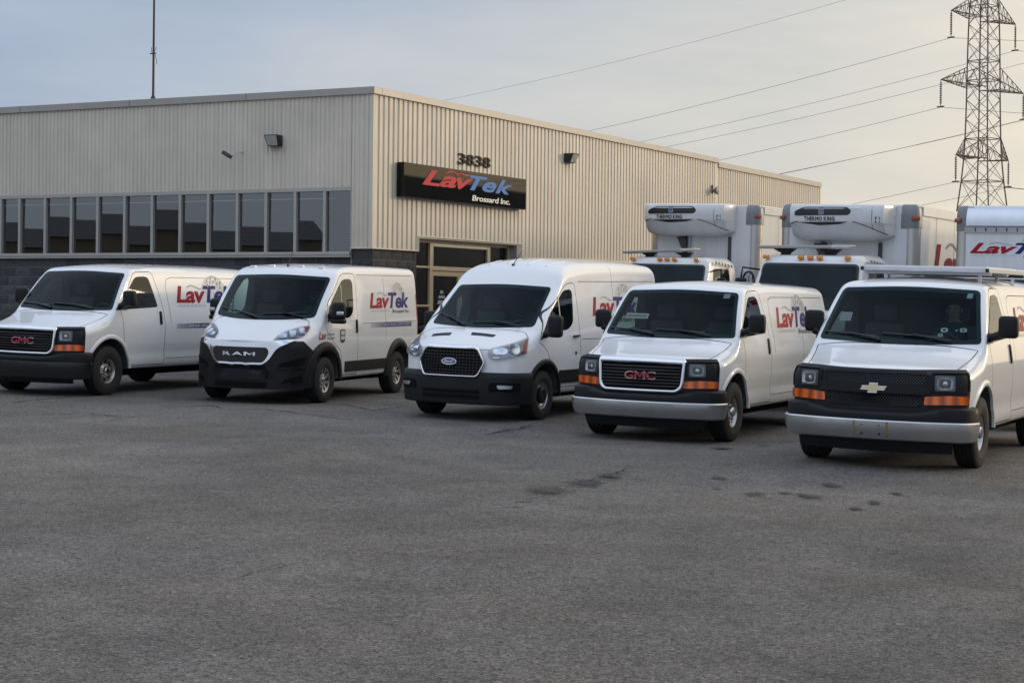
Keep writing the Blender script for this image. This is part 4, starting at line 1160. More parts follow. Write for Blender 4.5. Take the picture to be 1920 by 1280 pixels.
    # roof cab markers, aerial
    for x in (-0.66, -0.32, 0.20, 0.56):
        co, nn = S.top(x, 0.70); MB().cbox(co.x - 0.045, co.x + 0.045, co.y - 0.03, co.y + 0.05, co.z - 0.005, co.z + 0.028, 0.012).build('roof_marker', WHITE, t, 40)
    co, nn = S.top(-0.04, 0.72)
    mb = MB().cbox(co.x - 0.02, co.x + 0.02, co.y - 0.03, co.y + 0.03, co.z - 0.005, co.z + 0.03, 0.01); mb.tube([co + Vector((0, 0, 0.02)), co + Vector((0.03, 0.10, 0.26))], [0.008, 0.004], 6); mb.build('aerial', TRIMBLK, t, 40)
    for z0, z1 in ((0.42, 0.95), (1.0, 2.0)):
        for sgn in (1, -1): pass
    panel('tail_lamp', rect(3.86, 3.955, 1.02, 1.72, 0.02), S.side, 0.006, 0.01, REDLENS, t, 0.05); panel('tail_lamp', rect(3.86, 3.955, 1.02, 1.72, 0.02), S.sidem, 0.006, 0.01, REDLENS, t, 0.05)
    panel('rear_corner_guard', rect(3.62, 3.93, 0.42, 0.80, 0.03), S.side, 0.02, 0.02, BLACKPL, t, 0.08)
    logo(S, t, 1.76, 3.52, 1.475, 1.745, globe=(3.04, 1.67, 0.25), strip=(1.76, 3.58, 1.16, 1.23))
    # small prints on the front wing and door
    V2, F = text_geo('Lav', bold=0.02, shear=0.2); decal(fit(V2, -0.22, 0.0, 1.0, 1.12), F, S.side, LRED, 'wing_lettering', t, 0.1, 0.004)
    V2, F = [], []
    for k in range(12):
        a = 0.03 + 0.042 * (k % 6); b = 1.0 + 0.06 * (k // 6) ; q = len(V2)
        V2 += [(a, b), (a + 0.03, b), (a + 0.03, b + 0.035), (a, b + 0.035)]; F.append((q, q + 1, q + 2, q + 3))
    decal(V2, F, S.side, LGREY, 'wing_print', doors[0], 0, 0.004)['kind'] = 'stuff'
    sh = ccw(round_poly([(0.50, 0.965), (0.60, 0.925), (0.70, 0.965), (0.70, 1.15), (0.50, 1.15)], 0.02))
    panel('door_badge', sh, S.side, 0.003, 0, LBLACK, doors[0], 0.1)
    decal([(0.52, 0.985), (0.68, 0.985), (0.68, 1.04), (0.52, 1.04), (0.53, 1.06), (0.67, 1.06), (0.67, 1.13), (0.53, 1.13)], [(0, 1, 2, 3), (4, 5, 6, 7)], S.side, LPALE, 'badge_fields', doors[0], 0, 0.005)
    return t
v2 = promaster(2, 'white low-roof van with a black lower front, second from the left')

# ---- the medium-roof van
def transit(k, label):
    S, d = TR, TRD
    t, doors = van_base(k, S, d, 'T', 0.855, label)
    handle(S, d, doors, ccw(round_poly([(0.92, 1.165), (1.12, 1.175), (1.12, 1.20), (0.92, 1.195)], 0.01)), 0.03)
    for prj, sgn in ((S.side, 1), (S.sidem, -1)):
        arch_ring(S, t, 0.0, 0.352, 0.453, 0.525, 0.022, BLACKPL, 'wheel_arch', side=sgn, a0=-0.1, a1=PI + 0.05)
        arch_ring(S, t, 3.3, 0.352, 0.453, 0.525, 0.022, BLACKPL, 'wheel_arch', side=sgn, a0=-0.1, a1=PI + 0.05)
        panel('side_cladding', rect(0.44, 2.78, 0.51, 0.70, 0.02), prj, 0.016, 0.02, BLACKPL, t, 0.1)
        panel('mirror_patch', ccw([(-0.15, 1.15), (0.16, 1.22), (0.16, 1.34), (0.06, 1.34)]), prj, 0.010, 0.014, BLACKPL, doors[0] if sgn > 0 else doors[1])
        panel('window_divider', ccw([(0.52, 1.275), (0.545, 1.277), (0.545, 1.755), (0.52, 1.735)]), prj, 0.009, 0.012, mat('bright_strip', (0.5, 0.5, 0.5), 0.3, 0.8), doors[0] if sgn > 0 else doors[1])
    co, nn = S.side(1.0, 0.935)
    MB().lathe([(0.026, -0.004), (0.026, 0.006), (0.018, 0.008), (0.0, 0.008)], 16, c=(co.x, co.y, co.z)).build('door_lock', DARK, doors[0], 40)
    # bumper in black, body colour above
    band(S, 'bumper', t, -1.30, 1.30, [(0.255, -0.03), (0.235, 0.01), (0.25, 0.035), (0.40, 0.05), (0.60, 0.055), (0.665, 0.045), (0.69, 0.022), (0.69, -0.01)], BLACKPL, taper=0.05)
    A = round_poly([(-0.42, 0.612), (0.42, 0.612), (0.52, 0.82), (0.415, 1.018), (-0.415, 1.018), (-0.52, 0.82)], 0.05, 5)
    B = round_poly([(-0.40, 0.640), (0.40, 0.640), (0.488, 0.82), (0.395, 0.992), (-0.395, 0.992), (-0.488, 0.82)], 0.045, 5)
    panel('grille_back', ccw(B), S.wrap, 0.058, 0.03, DARK, t, 0.08)
    A, B = pair(ccw(A), ccw(B)); ring_bulge('grille_surround', A, B, S.wrap, 0.070, 0.020, 0.05, CHROME, t)
    for i in range(8):
        z = 0.665 + i * 0.042; hw = float(np.interp(z, [0.64, 0.82, 0.99], [0.40, 0.485, 0.395]))
        panel('grille_bar', rect(-hw, hw, z - 0.004, z + 0.004, 0.003, 1), S.wrap, 0.068, 0.012, TRIMBLK, t, (0.1, 0))
    for i in range(19):
        a = -0.45 + 0.05 * i; zt = float(np.interp(abs(a), [0, 0.395, 0.488], [0.99, 0.99, 0.82])); zb_ = float(np.interp(abs(a), [0, 0.40, 0.488], [0.643, 0.643, 0.82]))
        panel('grille_rib', rect(a - 0.003, a + 0.003, zb_, zt, 0.002, 1), S.wrap, 0.066, 0.012, TRIMBLK, t, 0)
    def oval(a, b): return [(a * math.cos(2 * PI * i / 32), 0.825 + b * math.sin(2 * PI * i / 32)) for i in range(32)]
    panel('emblem_edge', oval(0.115, 0.047), S.wrap, 0.088, 0.02, CHROME, t, 0)
    panel('emblem', oval(0.102, 0.038), S.wrap, 0.092, 0.015, mat('emblem_blue', (0.012, 0.03, 0.16), 0.15, coat=1.0), t, 0)
    V2, F = text_geo('Ford', bold=0.012, shear=0.45)
    decal(fit(V2, -0.072, 0.072, 0.805, 0.845), F, S.wrap, mat('emblem_script', (0.75, 0.76, 0.78), 0.2, 0.5), 'emblem_script', t, 0, 0.096)
    def lights(sg):
        hl = sgp(round_poly([(0.535, 0.93), (0.585, 0.872), (0.68, 0.862), (1.14, 0.958), (1.235, 1.185), (1.12, 1.155), (0.60, 1.022), (0.535, 0.985)], [0.04, 0.04, 0.04, 0.03, 0.02, 0.03, 0.05, 0.03], 4), sg)
        h = lamp(S, t, hl, 0.012, 'headlight', [(0.71 * sg - 0.10, 0.71 * sg + 0.10, 0.945, 1.02, 3), (0.915 * sg - 0.085, 0.915 * sg + 0.085, 0.945, 1.085, 2.4), (0.66 * sg - 0.055, 0.66 * sg + 0.055, 0.885, 0.93, 3)], mat('lamp_inner', (0.10, 0.105, 0.11), 0.35), dish=0.010)
        panel('turn_signal', sgp(round_poly([(1.015, 0.955), (1.12, 0.975), (1.20, 1.15), (1.13, 1.13)], 0.012), sg), S.wrap, 0.022, 0.008, mat('signal_red', (0.45, 0.075, 0.02), 0.15, coat=0.8), h, 0.05)
        panel('fog_pocket', sgp(round_poly([(0.56, 0.425), (0.98, 0.425), (1.0, 0.55), (0.58, 0.55)], 0.05), sg), S.wrap, 0.059, 0.008, DARK, t, 0.05)
        fg = panel('fog_lamp', sgp(round_poly([(0.70, 0.462), (0.86, 0.468), (0.88, 0.515), (0.68, 0.515)], 0.015), sg), S.wrap, 0.066, 0.01, mat('fog_glass', (0.45, 0.47, 0.48), 0.2, 0.6, noise=0.5, nscale=90), t, 0.05)
    both(lights)
    for b0, b1 in ((0.395, 0.440), (0.325, 0.372)):
        panel('lower_vent', rect(-0.44, 0.44, b0, b1, 0.015), S.wrap, 0.058, 0.008, DARK, t, 0.05)
    # hood vents
    for x0, x1 in ((-0.72, -0.32), (0.02, 0.02 + 0.0) ,):
        pass
    for sg, (x0, x1) in ((1, (-0.62, -0.28)), (1, (0.02, 0.40))):
        P = ccw(round_poly([(x0 + 0.03, -0.53), (x1, -0.55 if x1 < 0 else -0.53), (x1 - 0.02 if x1 < 0 else x1 + 0.02, -0.445), (x0, -0.43)], 0.012))
        pv = panel('hood_vent', P, S.top, 0.004, 0.01, BLACKPL, t, 0.06)
    wiper(S, t, (-0.78, 1.47), (-0.30, 1.345), (-0.22, 1.31)); wiper(S, t, (-0.10, 1.355), (0.60, 1.375), (0.64, 1.32))
    door_mirror(t, S, 1.175, -0.16, 1.345, 0.215, 0.15, 0.315, (0.98, -0.02, 1.22))
    co, nn = S.top(-0.06, 0.98)
    mb = MB().cbox(co.x - 0.02, co.x + 0.02, co.y - 0.03, co.y + 0.03, co.z - 0.01, co.z + 0.02, 0.008); mb.tube([co + Vector((0, 0, 0.01)), co + Vector((0.05, 0.18, 0.22))], [0.008, 0.004], 6); mb.build('aerial', TRIMBLK, t, 40)
    for x in (-0.55, -0.2, 0.18, 0.52):
        V = []; F = []
        pts = [S.top(x * (0.9 + 0.1 * i / 10), 1.02 + 0.5 * i / 10) for i in range(11)]
        V, F = sweep([p[0] for p in pts], [p[1] for p in pts], [(-0.03, -0.004), (-0.012, 0.007), (0.012, 0.007), (0.03, -0.004)])
        mesh('roof_rib', V, F, WHITE, t, 60, recalc=True)
    logo(S, t, 1.70, 3.45, 1.475, 1.77, globe=(2.97, 1.70, 0.28), strip=None)
    panel('tail_lamp', rect(4.28, 4.37, 1.1, 1.75, 0.02), S.side, 0.006, 0.01, REDLENS, t, 0.05)
    return t
v3 = transit(3, 'white medium-roof van with a blue oval emblem and black grille, middle of the row')

# ------------------------------------------------------------------ ground: one sheet, gently graded like the lot
def ground_z(X, Y):
    base = GX * max(-45, min(45, X)) + GY * max(-20, min(62, Y))
    sw = 0.35; sv = 0.0
    for k, (vx, vy, a, g) in VANP.items():
        c, s_ = math.cos(a), math.sin(a)
        dx, dy = X - vx, Y - vy; lx, ly = dx * c - dy * s_, dx * s_ + dy * c
        d = math.hypot(max(0, abs(lx) - 1.0), max(0, -0.5 - ly, ly - 3.9))
        w = 1.0 / (d * d + 1e-4) if d < 6 else 0.0
        sv += w * g; sw += w
    return base + sv / sw

def asphalt_mat():
    m = bpy.data.materials.new('asphalt'); m.use_nodes = True
    nt = m.node_tree; b = nt.nodes['Principled BSDF']; L = nt.links.new; N = nt.nodes.new
    t = N('ShaderNodeTexCoord')
    def noise(scale, det, rough=0.6, dist=0.0, vec=None):
        n = N('ShaderNodeTexNoise'); n.inputs['Scale'].default_value = scale; n.inputs['Detail'].default_value = det
        n.inputs['Roughness'].default_value = rough; n.inputs['Distortion'].default_value = dist
        L(vec or t.outputs['Object'], n.inputs['Vector']); return n
    def ramp(src, a, b_, c, d):
        r = N('ShaderNodeMapRange'); r.inputs['From Min'].default_value = a; r.inputs['From Max'].default_value = b_
        r.inputs['To Min'].default_value = c; r.inputs['To Max'].default_value = d; L(src, r.inputs['Value']); return r.outputs[0]
    def mul(x, y):
        q = N('ShaderNodeMath'); q.operation = 'MULTIPLY'; L(x, q.inputs[0])
        if isinstance(y, float): q.inputs[1].default_value = y
        else: L(y, q.inputs[1])
        return q.outputs[0]
    big = noise(0.16, 6, 0.62, 0.6); mid = noise(1.1, 8, 0.7, 0.3); fine = noise(34, 6, 0.8, 1.6); grit = N('ShaderNodeTexVoronoi')
    grit.inputs['Scale'].default_value = 75; L(t.outputs['Object'], grit.inputs['Vector'])
    v = mul(ramp(big.outputs['Fac'], 0.3, 0.7, 0.70, 1.27), ramp(mid.outputs['Fac'], 0.28, 0.72, 0.72, 1.24))
    v = mul(v, ramp(fine.outputs['Fac'], 0.38, 0.62, 0.10, 1.80))
    v = mul(v, ramp(grit.outputs['Distance'], 0.0, 0.75, 1.22, 0.72))
    worm = noise(13, 4, 0.6, 2.6); v = mul(v, ramp(worm.outputs['Fac'], 0.35, 0.65, 0.72, 1.26))
    # lighter bits of aggregate
    st = N('ShaderNodeTexVoronoi'); st.inputs['Scale'].default_value = 38; L(t.outputs['Object'], st.inputs['Vector'])
    sp = ramp(st.outputs['Distance'], 0.0, 0.16, 1.7, 1.0); v = mul(v, sp)
    # hairline cracks in places
    wv = N('ShaderNodeTexVoronoi'); wv.feature = 'DISTANCE_TO_EDGE'; wv.inputs['Scale'].default_value = 0.42
    dn = noise(1.6, 6, 0.6); mixv = N('ShaderNodeMix'); mixv.data_type = 'VECTOR'; mixv.inputs['Factor'].default_value = 0.22
    L(t.outputs['Object'], mixv.inputs[4]); L(dn.outputs['Color'], mixv.inputs[5]); L(mixv.outputs[1], wv.inputs['Vector'])
    ck = ramp(wv.outputs['Distance'], 0.0, 0.004, 0.0, 1.0)
    gate = ramp(noise(0.55, 4).outputs['Fac'], 0.60, 0.68, 1.0, 0.25)
    mx = N('ShaderNodeMath'); mx.operation = 'MAXIMUM'; L(ck, mx.inputs[0]); L(gate, mx.inputs[1])
    v = mul(v, ramp(mx.outputs[0], 0.0, 1.0, 0.72, 1.0))
    hue = ramp(noise(0.35, 5).outputs['Fac'], 0.35, 0.65, 0.0, 1.0)
    cm = N('ShaderNodeMix'); cm.data_type = 'RGBA'; cm.inputs[6].default_value = (0.172, 0.163, 0.155, 1); cm.inputs[7].default_value = (0.190, 0.173, 0.152, 1)
    L(hue, cm.inputs['Factor'])
    fin = N('ShaderNodeMix'); fin.data_type = 'RGBA'; fin.blend_type = 'MULTIPLY'; fin.inputs['Factor'].default_value = 1.0
    L(cm.outputs[2], fin.inputs[6]); L(v, fin.inputs[7]); L(fin.outputs[2], b.inputs['Base Color'])
    b.inputs['Roughness'].default_value = 0.88; b.inputs['Specular IOR Level'].default_value = 0.25
    bp = N('ShaderNodeBump'); bp.inputs['Strength'].default_value = 0.9; bp.inputs['Distance'].default_value = 0.016
    L(fine.outputs['Fac'], bp.inputs['Height'])
    b2 = N('ShaderNodeBump'); b2.inputs['Strength'].default_value = 0.5; b2.inputs['Distance'].default_value = 0.008
    L(grit.outputs['Distance'], b2.inputs['Height']); L(bp.outputs[0], b2.inputs['Normal']); L(b2.outputs[0], b.inputs['Normal'])
    return m

xs = [-2500, -900, -300, -120, -60, -40, -30] + list(np.linspace(-24, 24, 151)) + [30, 40, 60, 120, 300, 900, 2500]
ysg = [-1500, -400, -100, -40, -12] + list(np.linspace(-4, 52, 176)) + [56, 62, 70, 90, 130, 220, 400, 900, 2500]
V = [(x, y, ground_z(x, y)) for y in ysg for x in xs]; nx = len(xs)
F = [(j * nx + i, j * nx + i + 1, (j + 1) * nx + i + 1, (j + 1) * nx + i) for j in range(len(ysg) - 1) for i in range(nx - 1)]
ground = tag(mesh('asphalt_lot', V, F, asphalt_mat(), None, 180), kind='structure')

def stain_mat(name, col, dens, hard):
    m = bpy.data.materials.new(name); m.use_nodes = True; nt = m.node_tree; L = nt.links.new; N = nt.nodes.new
    b = nt.nodes['Principled BSDF']; b.inputs['Base Color'].default_value = (*col, 1); b.inputs['Roughness'].default_value = 0.7
    t = N('ShaderNodeTexCoord'); ln = N('ShaderNodeVectorMath'); ln.operation = 'LENGTH'; L(t.outputs['Object'], ln.inputs[0])
    n = N('ShaderNodeTexNoise'); n.noise_dimensions = '4D'; n.inputs['Scale'].default_value = 1.7; n.inputs['Detail'].default_value = 9; n.inputs['Roughness'].default_value = 0.72
    oi = N('ShaderNodeObjectInfo'); wm = N('ShaderNodeMath'); wm.operation = 'MULTIPLY'; wm.inputs[1].default_value = 40.0; L(oi.outputs['Random'], wm.inputs[0]); L(wm.outputs[0], n.inputs['W'])
    ns = N('ShaderNodeMath'); ns.operation = 'MULTIPLY'; ns.inputs[1].default_value = 2.2
    L(t.outputs['Object'], n.inputs['Vector'])
    ad = N('ShaderNodeMath'); ad.operation = 'ADD'; L(ln.outputs['Value'], ad.inputs[0]); L(n.outputs['Fac'], ns.inputs[0]); L(ns.outputs[0], ad.inputs[1])
    r = N('ShaderNodeMapRange'); r.inputs['From Min'].default_value = 1.85; r.inputs['From Max'].default_value = 1.85 - 2 * hard
    r.inputs['To Min'].default_value = 0.0; r.inputs['To Max'].default_value = dens; L(ad.outputs[0], r.inputs['Value'])
    L(r.outputs[0], b.inputs['Alpha'])
    return m
OIL = stain_mat('oil_stain', (0.016, 0.0145, 0.013), 0.97, 0.30)
BROWN = stain_mat('brown_stain', (0.034, 0.027, 0.019), 0.9, 0.3)
DAMP = stain_mat('damp_patch', (0.028, 0.027, 0.026), 0.55, 0.6)
YEL = stain_mat('worn_yellow_paint', (0.36, 0.19, 0.03), 0.6, 0.7)
def patch(name, x, y, rx, ry, rot, m, lift=0.006):
    n = 24; o = mesh(name, [(0, 0, 0)] + [(1.25 * math.cos(2 * PI * i / n), 1.25 * math.sin(2 * PI * i / n), 0) for i in range(n)], [(0, i + 1, (i + 1) % n + 1) for i in range(n)], m, ground)
    z = ground_z(x, y); dzx = (ground_z(x + 0.3, y) - ground_z(x - 0.3, y)) / 0.6; dzy = (ground_z(x, y + 0.3) - ground_z(x, y - 0.3)) / 0.6
    nv = Vector((-dzx, -dzy, 1)).normalized()
    o.matrix_local = Matrix.Translation((x, y, z + lift)) @ Vector((0, 0, 1)).rotation_difference(nv).to_matrix().to_4x4() @ Matrix.Rotation(rot, 4, 'Z') @ Matrix.Diagonal((rx, ry, 1, 1))
    return o
for i, (x, y, rx, ry, m) in enumerate([(0.74, 17.72, 0.30, 0.5, OIL), (2.11, 18.38, 0.13, 0.26, OIL), (2.32, 17.11, 0.14, 0.30, BROWN), (2.81, 17.05, 0.17, 0.36, OIL), (3.19, 17.96, 0.14, 0.28, BROWN), (3.36, 16.64, 0.10, 0.24, OIL), (3.71, 17.37, 0.10, 0.18, OIL), (2.62, 17.23, 0.10, 0.18, BROWN), (2.55, 21.91, 0.19, 0.38, OIL), (3.14, 22.5, 0.14, 0.22, OIL), (3.1, 16.2, 0.10, 0.18, BROWN), (0.35, 17.0, 0.3, 0.5, BROWN), (1.0, 18.3, 0.2, 0.3, OIL), (2.0, 17.5, 0.07, 0.12, OIL), (1.25, 18.0, 0.1, 0.09, DAMP), (-0.05, 24.0, 0.30, 0.8, DAMP), (3.45, 20.4, 0.12, 0.1, DAMP), (2.9, 13.6, 0.06, 0.06, OIL)]):
    patch('oil_stain', x, y, rx, ry, 0.2 * math.sin(i * 2.3), m, 0.006 + 0.001 * i)
patch('yellow_paint_mark', 4.22, 19.12, 0.11, 0.22, -0.6, YEL, 0.006)
CRK = mat('crack_black', (0.018, 0.017, 0.016), 0.9)
def crack(pts, w, jag=0.05):
    P = []
    for (a, b) in zip(pts[:-1], pts[1:]):
        n = max(3, int(math.hypot(b[0] - a[0], b[1] - a[1]) / 0.12))
        P += [(a[0] + (b[0] - a[0]) * i / n, a[1] + (b[1] - a[1]) * i / n) for i in range(n)]
    P.append(pts[-1]); V = []; F = []
    for i, (x, y) in enumerate(P):
        q, r = P[max(0, i - 1)], P[min(len(P) - 1, i + 1)]; t = Vector((r[0] - q[0], r[1] - q[1])).normalized()
        j = random.uniform(-jag, jag); ww = w * random.uniform(0.15, 1.0) * min(1, 0.2 + i / 4, 0.2 + (len(P) - 1 - i) / 4)
        for sg in (-1, 1):
            X, Y = x - t.y * (j + sg * ww), y + t.x * (j + sg * ww); V.append((X, Y, ground_z(X, Y) + 0.004))
        if i: F.append((2 * i - 2, 2 * i - 1, 2 * i + 1, 2 * i))
    mesh('crack', V, F, CRK, ground)
for pts, w in (([(-7.42, 26.27), (-7.04, 27.48), (-6.53, 28.45), (-6.12, 28.48)], 0.035), ([(-5.29, 26.84), (-4.92, 26.53), (-4.56, 27.23), (-4.22, 26.57)], 0.03), ([(-4.3, 26.6), (-3.59, 26.57), (-2.72, 25.72), (-2.2, 25.0)], 0.035), ([(-2.06, 11.16), (-1.83, 11.63), (-1.58, 12.28), (-1.28, 12.8)], 0.004), ([(-2.79, 10.14), (-2.51, 10.19), (-2.2, 10.3)], 0.004), ([(3.39, 20.59), (3.76, 20.16), (4.19, 19.65)], 0.028), ([(5.61, 21.41), (5.95, 20.94), (6.3, 20.6)], 0.025), ([(-2.68, 28.56), (-2.05, 26.91), (-1.63, 27.98)], 0.03), ([(-0.33, 23.32), (-0.05, 24.07), (0.31, 24.99)], 0.04), ([(0.9, 18.3), (1.07, 18.68), (1.33, 19.38)], 0.022), ([(-6.8, 24.2), (-5.9, 24.9), (-5.0, 24.4)], 0.02)):
    crack(pts, w)

tr = [(-0.30, 15.40), (0.02, 16.14), (0.42, 17.04), (0.73, 17.87), (1.07, 18.68)]
for i in range(46):
    f = random.random() ** 0.7 * 3.99; k = int(f); f -= k
    x = tr[k][0] * (1 - f) + tr[k + 1][0] * f + random.gauss(0, 0.07); y = tr[k][1] * (1 - f) + tr[k + 1][1] * f + random.gauss(0, 0.12)
    a = random.uniform(-0.6, 1.4); l = random.uniform(0.06, 0.2)
    crack([(x, y), (x + l * math.cos(a), y + l * math.sin(a))], random.uniform(0.012, 0.034), 0.015)
for x0, y0, n_ in ((2.9, 16.9, 16), (-0.1, 24.1, 14), (-4.6, 26.5, 10), (3.6, 20.2, 8)):
    for i in range(n_):
        x, y = x0 + random.gauss(0, 0.5), y0 + random.gauss(0, 0.6); a = random.uniform(-0.5, 0.9); l = random.uniform(0.05, 0.2)
        crack([(x, y), (x + l * math.cos(a), y + l * math.sin(a))], random.uniform(0.006, 0.016), 0.012)

# ------------------------------------------------------------------ the office and warehouse building
BA = 0.48907; BGX, BGY, BZ = -2.748, 35.304, 0.545
MBLD = Matrix.Translation((BGX, BGY, BZ)) @ Matrix.Rotation(-BA, 4, 'Z')
bld = tag(empty('commercial_building', MBLD), 'beige corrugated metal building with a window band, dark block base and glazed entrance', 'building')
SID = mat('siding_beige', (0.63, 0.57, 0.475), 0.55, noise=0.07, nscale=1.5, rvar=0.1)
weather(SID)
FLASH = mat('roof_flashing', (0.36, 0.335, 0.30), 0.42, noise=0.08, nscale=2)
ALU = mat('window_aluminium', (0.42, 0.40, 0.36), 0.42, 0.4, noise=0.08)
BRONZE = mat('door_frame_tan', (0.52, 0.42, 0.28), 0.45, 0.2, noise=0.08)
BLOCK = mat('split_face_block', (0.050, 0.051, 0.055), 0.9, noise=0.35, nscale=14, bump=0.9, bscale=28)
BLOCK2 = mat('split_face_block_pale', (0.075, 0.075, 0.078), 0.9, noise=0.35, nscale=14, bump=0.9, bscale=28)
MORT = mat('mortar', (0.20, 0.198, 0.195), 0.9, noise=0.2)
WGL = glass_mat('office_glass', (0.24, 0.25, 0.26), 0.012, 2.35)
EGL = glass_mat('entrance_glass', (0.22, 0.22, 0.22), 0.012, 1.5)
ROOM = mat('room_dark', (0.016, 0.016, 0.018), 0.9)
def z_(v): return v - BZ
ZR, ZP, ZH, ZS, ZT, ZL, ZR2 = [z_(v) for v in (6.23, 6.089, 4.283, 2.945, 3.088, 3.387, 6.125)]
def corrug(name, axis, a0, a1, zfun, pitch, depth, wide, out, m, parent):
    """trapezoidal sheet along an axis; out = +1/-1 side that faces outwards"""
    pr = []; a = a0
    while a < a1 - 1e-6:
        for f, d in ((0.0, 0), (wide, 0), (wide + (1 - wide) * 0.28, 1), (1 - (1 - wide) * 0.28, 1)):
            q = a + f * pitch
            if q < a1: pr.append((q, d))
        a += pitch
    pr.append((a1, 0)); V = []; F = []
    for q, d in pr:
        zb, zt = zfun(q); off = -out * d * depth
        for z in (zb, zt): V.append((q, off, z) if axis == 0 else (off, q, z))
    for i in range(len(pr) - 1): F.append((2 * i, 2 * i + 2, 2 * i + 3, 2 * i + 1))
    return mesh(name, V, F, m, parent)
# left face is the plane y = 0 (outwards -y); right face the plane x = 0 (outwards +x)
corrug('metal_siding', 0, -18.0, -0.49, lambda q: (ZH, ZP), 0.105, 0.018, 0.5, -1, SID, bld)
corrug('metal_siding', 0, -0.485, -0.06, lambda q: (ZT, ZP), 0.105, 0.018, 0.5, -1, SID, bld)
def zr(q): return (ZT, ZP)
corrug('metal_siding', 1, 0.06, 1.74, lambda q: (ZT, ZP), 0.183, 0.04, 0.62, 1, SID, bld)
corrug('metal_siding', 1, 1.74, 6.32, lambda q: (ZL, ZP), 0.183, 0.04, 0.62, 1, SID, bld)
corrug('metal_siding', 1, 6.32, 17.96, lambda q: (z_(3.075), ZP), 0.183, 0.04, 0.62, 1, SID, bld)
corrug('metal_siding', 1, 18.16, 27.27, lambda q: (0.3, z_(5.97)), 0.183, 0.04, 0.62, 1, SID, bld)
MB().cbox(-0.075, 0.008, -0.008, 0.075, ZT, ZP, 0.004).build('corner_trim', SID, bld)
MB().cbox(-0.05, 0.012, 17.95, 18.17, 0.3, ZR - 0.01, 0.004).build('corner_trim', SID, bld)
MB().cbox(-0.05, 0.012, 27.26, 27.34, 0.3, ZR2 - 0.01, 0.004).build('corner_trim', SID, bld)
mb = MB().cbox(-18.0, 0.045, -0.045, 0.25, ZP, ZR, 0.006); mb.build('roof_flashing', FLASH, bld)
MB().cbox(-0.25, 0.046, 0.252, 18.2, ZP, ZR, 0.006).build('roof_flashing', FLASH, bld)
MB().cbox(-0.25, 0.040, 18.203, 27.36, z_(5.97), ZR2, 0.006).build('roof_flashing', FLASH, bld)
for x in (-9.1, -6.05, -3.03):
    MB().box(x - 0.004, x + 0.004, -0.0475, -0.03, ZP + 0.004, ZR - 0.004).build('flashing_joint', DARK, bld)
MB().box(-17.9, -0.26, 0.26, 27.3, ZP - 0.25, ZP - 0.05).build('roof_deck', mat('roof_gravel', (0.2, 0.2, 0.2), 0.9), bld)
# backing walls
MB().box(-18, -0.49, 0.03, 0.25, ZH, ZP).box(-0.485, -0.05, 0.058, 0.25, 0, ZP).box(-18, -0.49, 0.05, 0.25, -0.5, ZS - 0.02).build('wall_core', MORT, bld)
MB().box(-0.25, -0.05, 0.26, 1.74, -0.5, ZP).box(-0.25, -0.05, 1.745, 6.32, ZL, ZP).box(-0.25, -0.05, 6.325, 27.2, -0.5, ZP - 0.12).build('wall_core', MORT, bld)
# thin drip trims under the sheet
MB().cbox(-0.49, 0.016, -0.016, 0.03, ZT - 0.022, ZT, 0.003).build('drip_trim', SID, bld)
MB().cbox(-0.04, 0.016, 0.031, 1.765, ZT - 0.022, ZT, 0.003).build('drip_trim', SID, bld)
MB().cbox(-0.04, 0.016, 1.742, 6.33, ZL - 0.022, ZL, 0.003).cbox(-0.04, 0.016, 1.742, 1.765, ZT, ZL - 0.023, 0.003).build('drip_trim', SID, bld)
MB().cbox(-0.04, 0.016, 6.335, 17.95, z_(3.053), z_(3.075), 0.003).build('drip_trim', SID, bld)
# split-face blocks: one by one where the photo shows them, joined below
random.seed(11)
def block_me(L, out, nm):
    b = MB(); h = 0.191; d = 0.012; n = 3
    pts = []
    for j in range(3):
        for i in range(n + 1):
            e = 0 if (i in (0, n) or j in (0, 2)) else random.uniform(-0.006, 0.010)
            pts.append((i / n * L, j / 2 * h, d + e if 0 < i < n and j == 1 else d - (0.010 if (i in (0, n) or j in (0, 2)) else 0)))
    Vq = pts + [(0, 0, -0.02), (L, 0, -0.02), (L, h, -0.02), (0, h, -0.02)]; Fq = []
    for j in range(2):
        for i in range(n): Fq.append((j * (n + 1) + i, j * (n + 1) + i + 1, (j + 1) * (n + 1) + i + 1, (j + 1) * (n + 1) + i))
    k = len(pts); bot = list(range(n + 1)); top = list(range(2 * (n + 1), 3 * (n + 1)))
    Fq += [tuple([k, k + 1] + bot[::-1]), tuple([k + 3] + top + [k + 2]), (k, bot[0], n + 1, top[0], k + 3), (k + 1, k + 2, top[-1], 2 * n + 1, bot[-1])]
    Vq = [(a, -c, h_) if out == 'L' else (c, a, h_) for a, h_, c in Vq]
    me = bpy.data.meshes.new(nm); me.from_pydata(Vq, [], Fq); bb = bmesh.new(); bb.from_mesh(me); bmesh.ops.recalc_face_normals(bb, faces=bb.faces); bb.to_mesh(me); bb.free()
    return me
BM = {}
def block(out, L, a, z, parent):
    key = (out, round(L, 2), random.randrange(3))
    if key not in BM: BM[key] = block_me(L, out, 'block'); BM[key].materials.append(BLOCK if random.random() < 0.7 else BLOCK2)
    o = link('block', BM[key], parent); o.location = (a, 0.046, z) if out == 'L' else (-0.046, a, z)
ROW = 0.2032; rest = {'L': MB(), 'R': MB()}
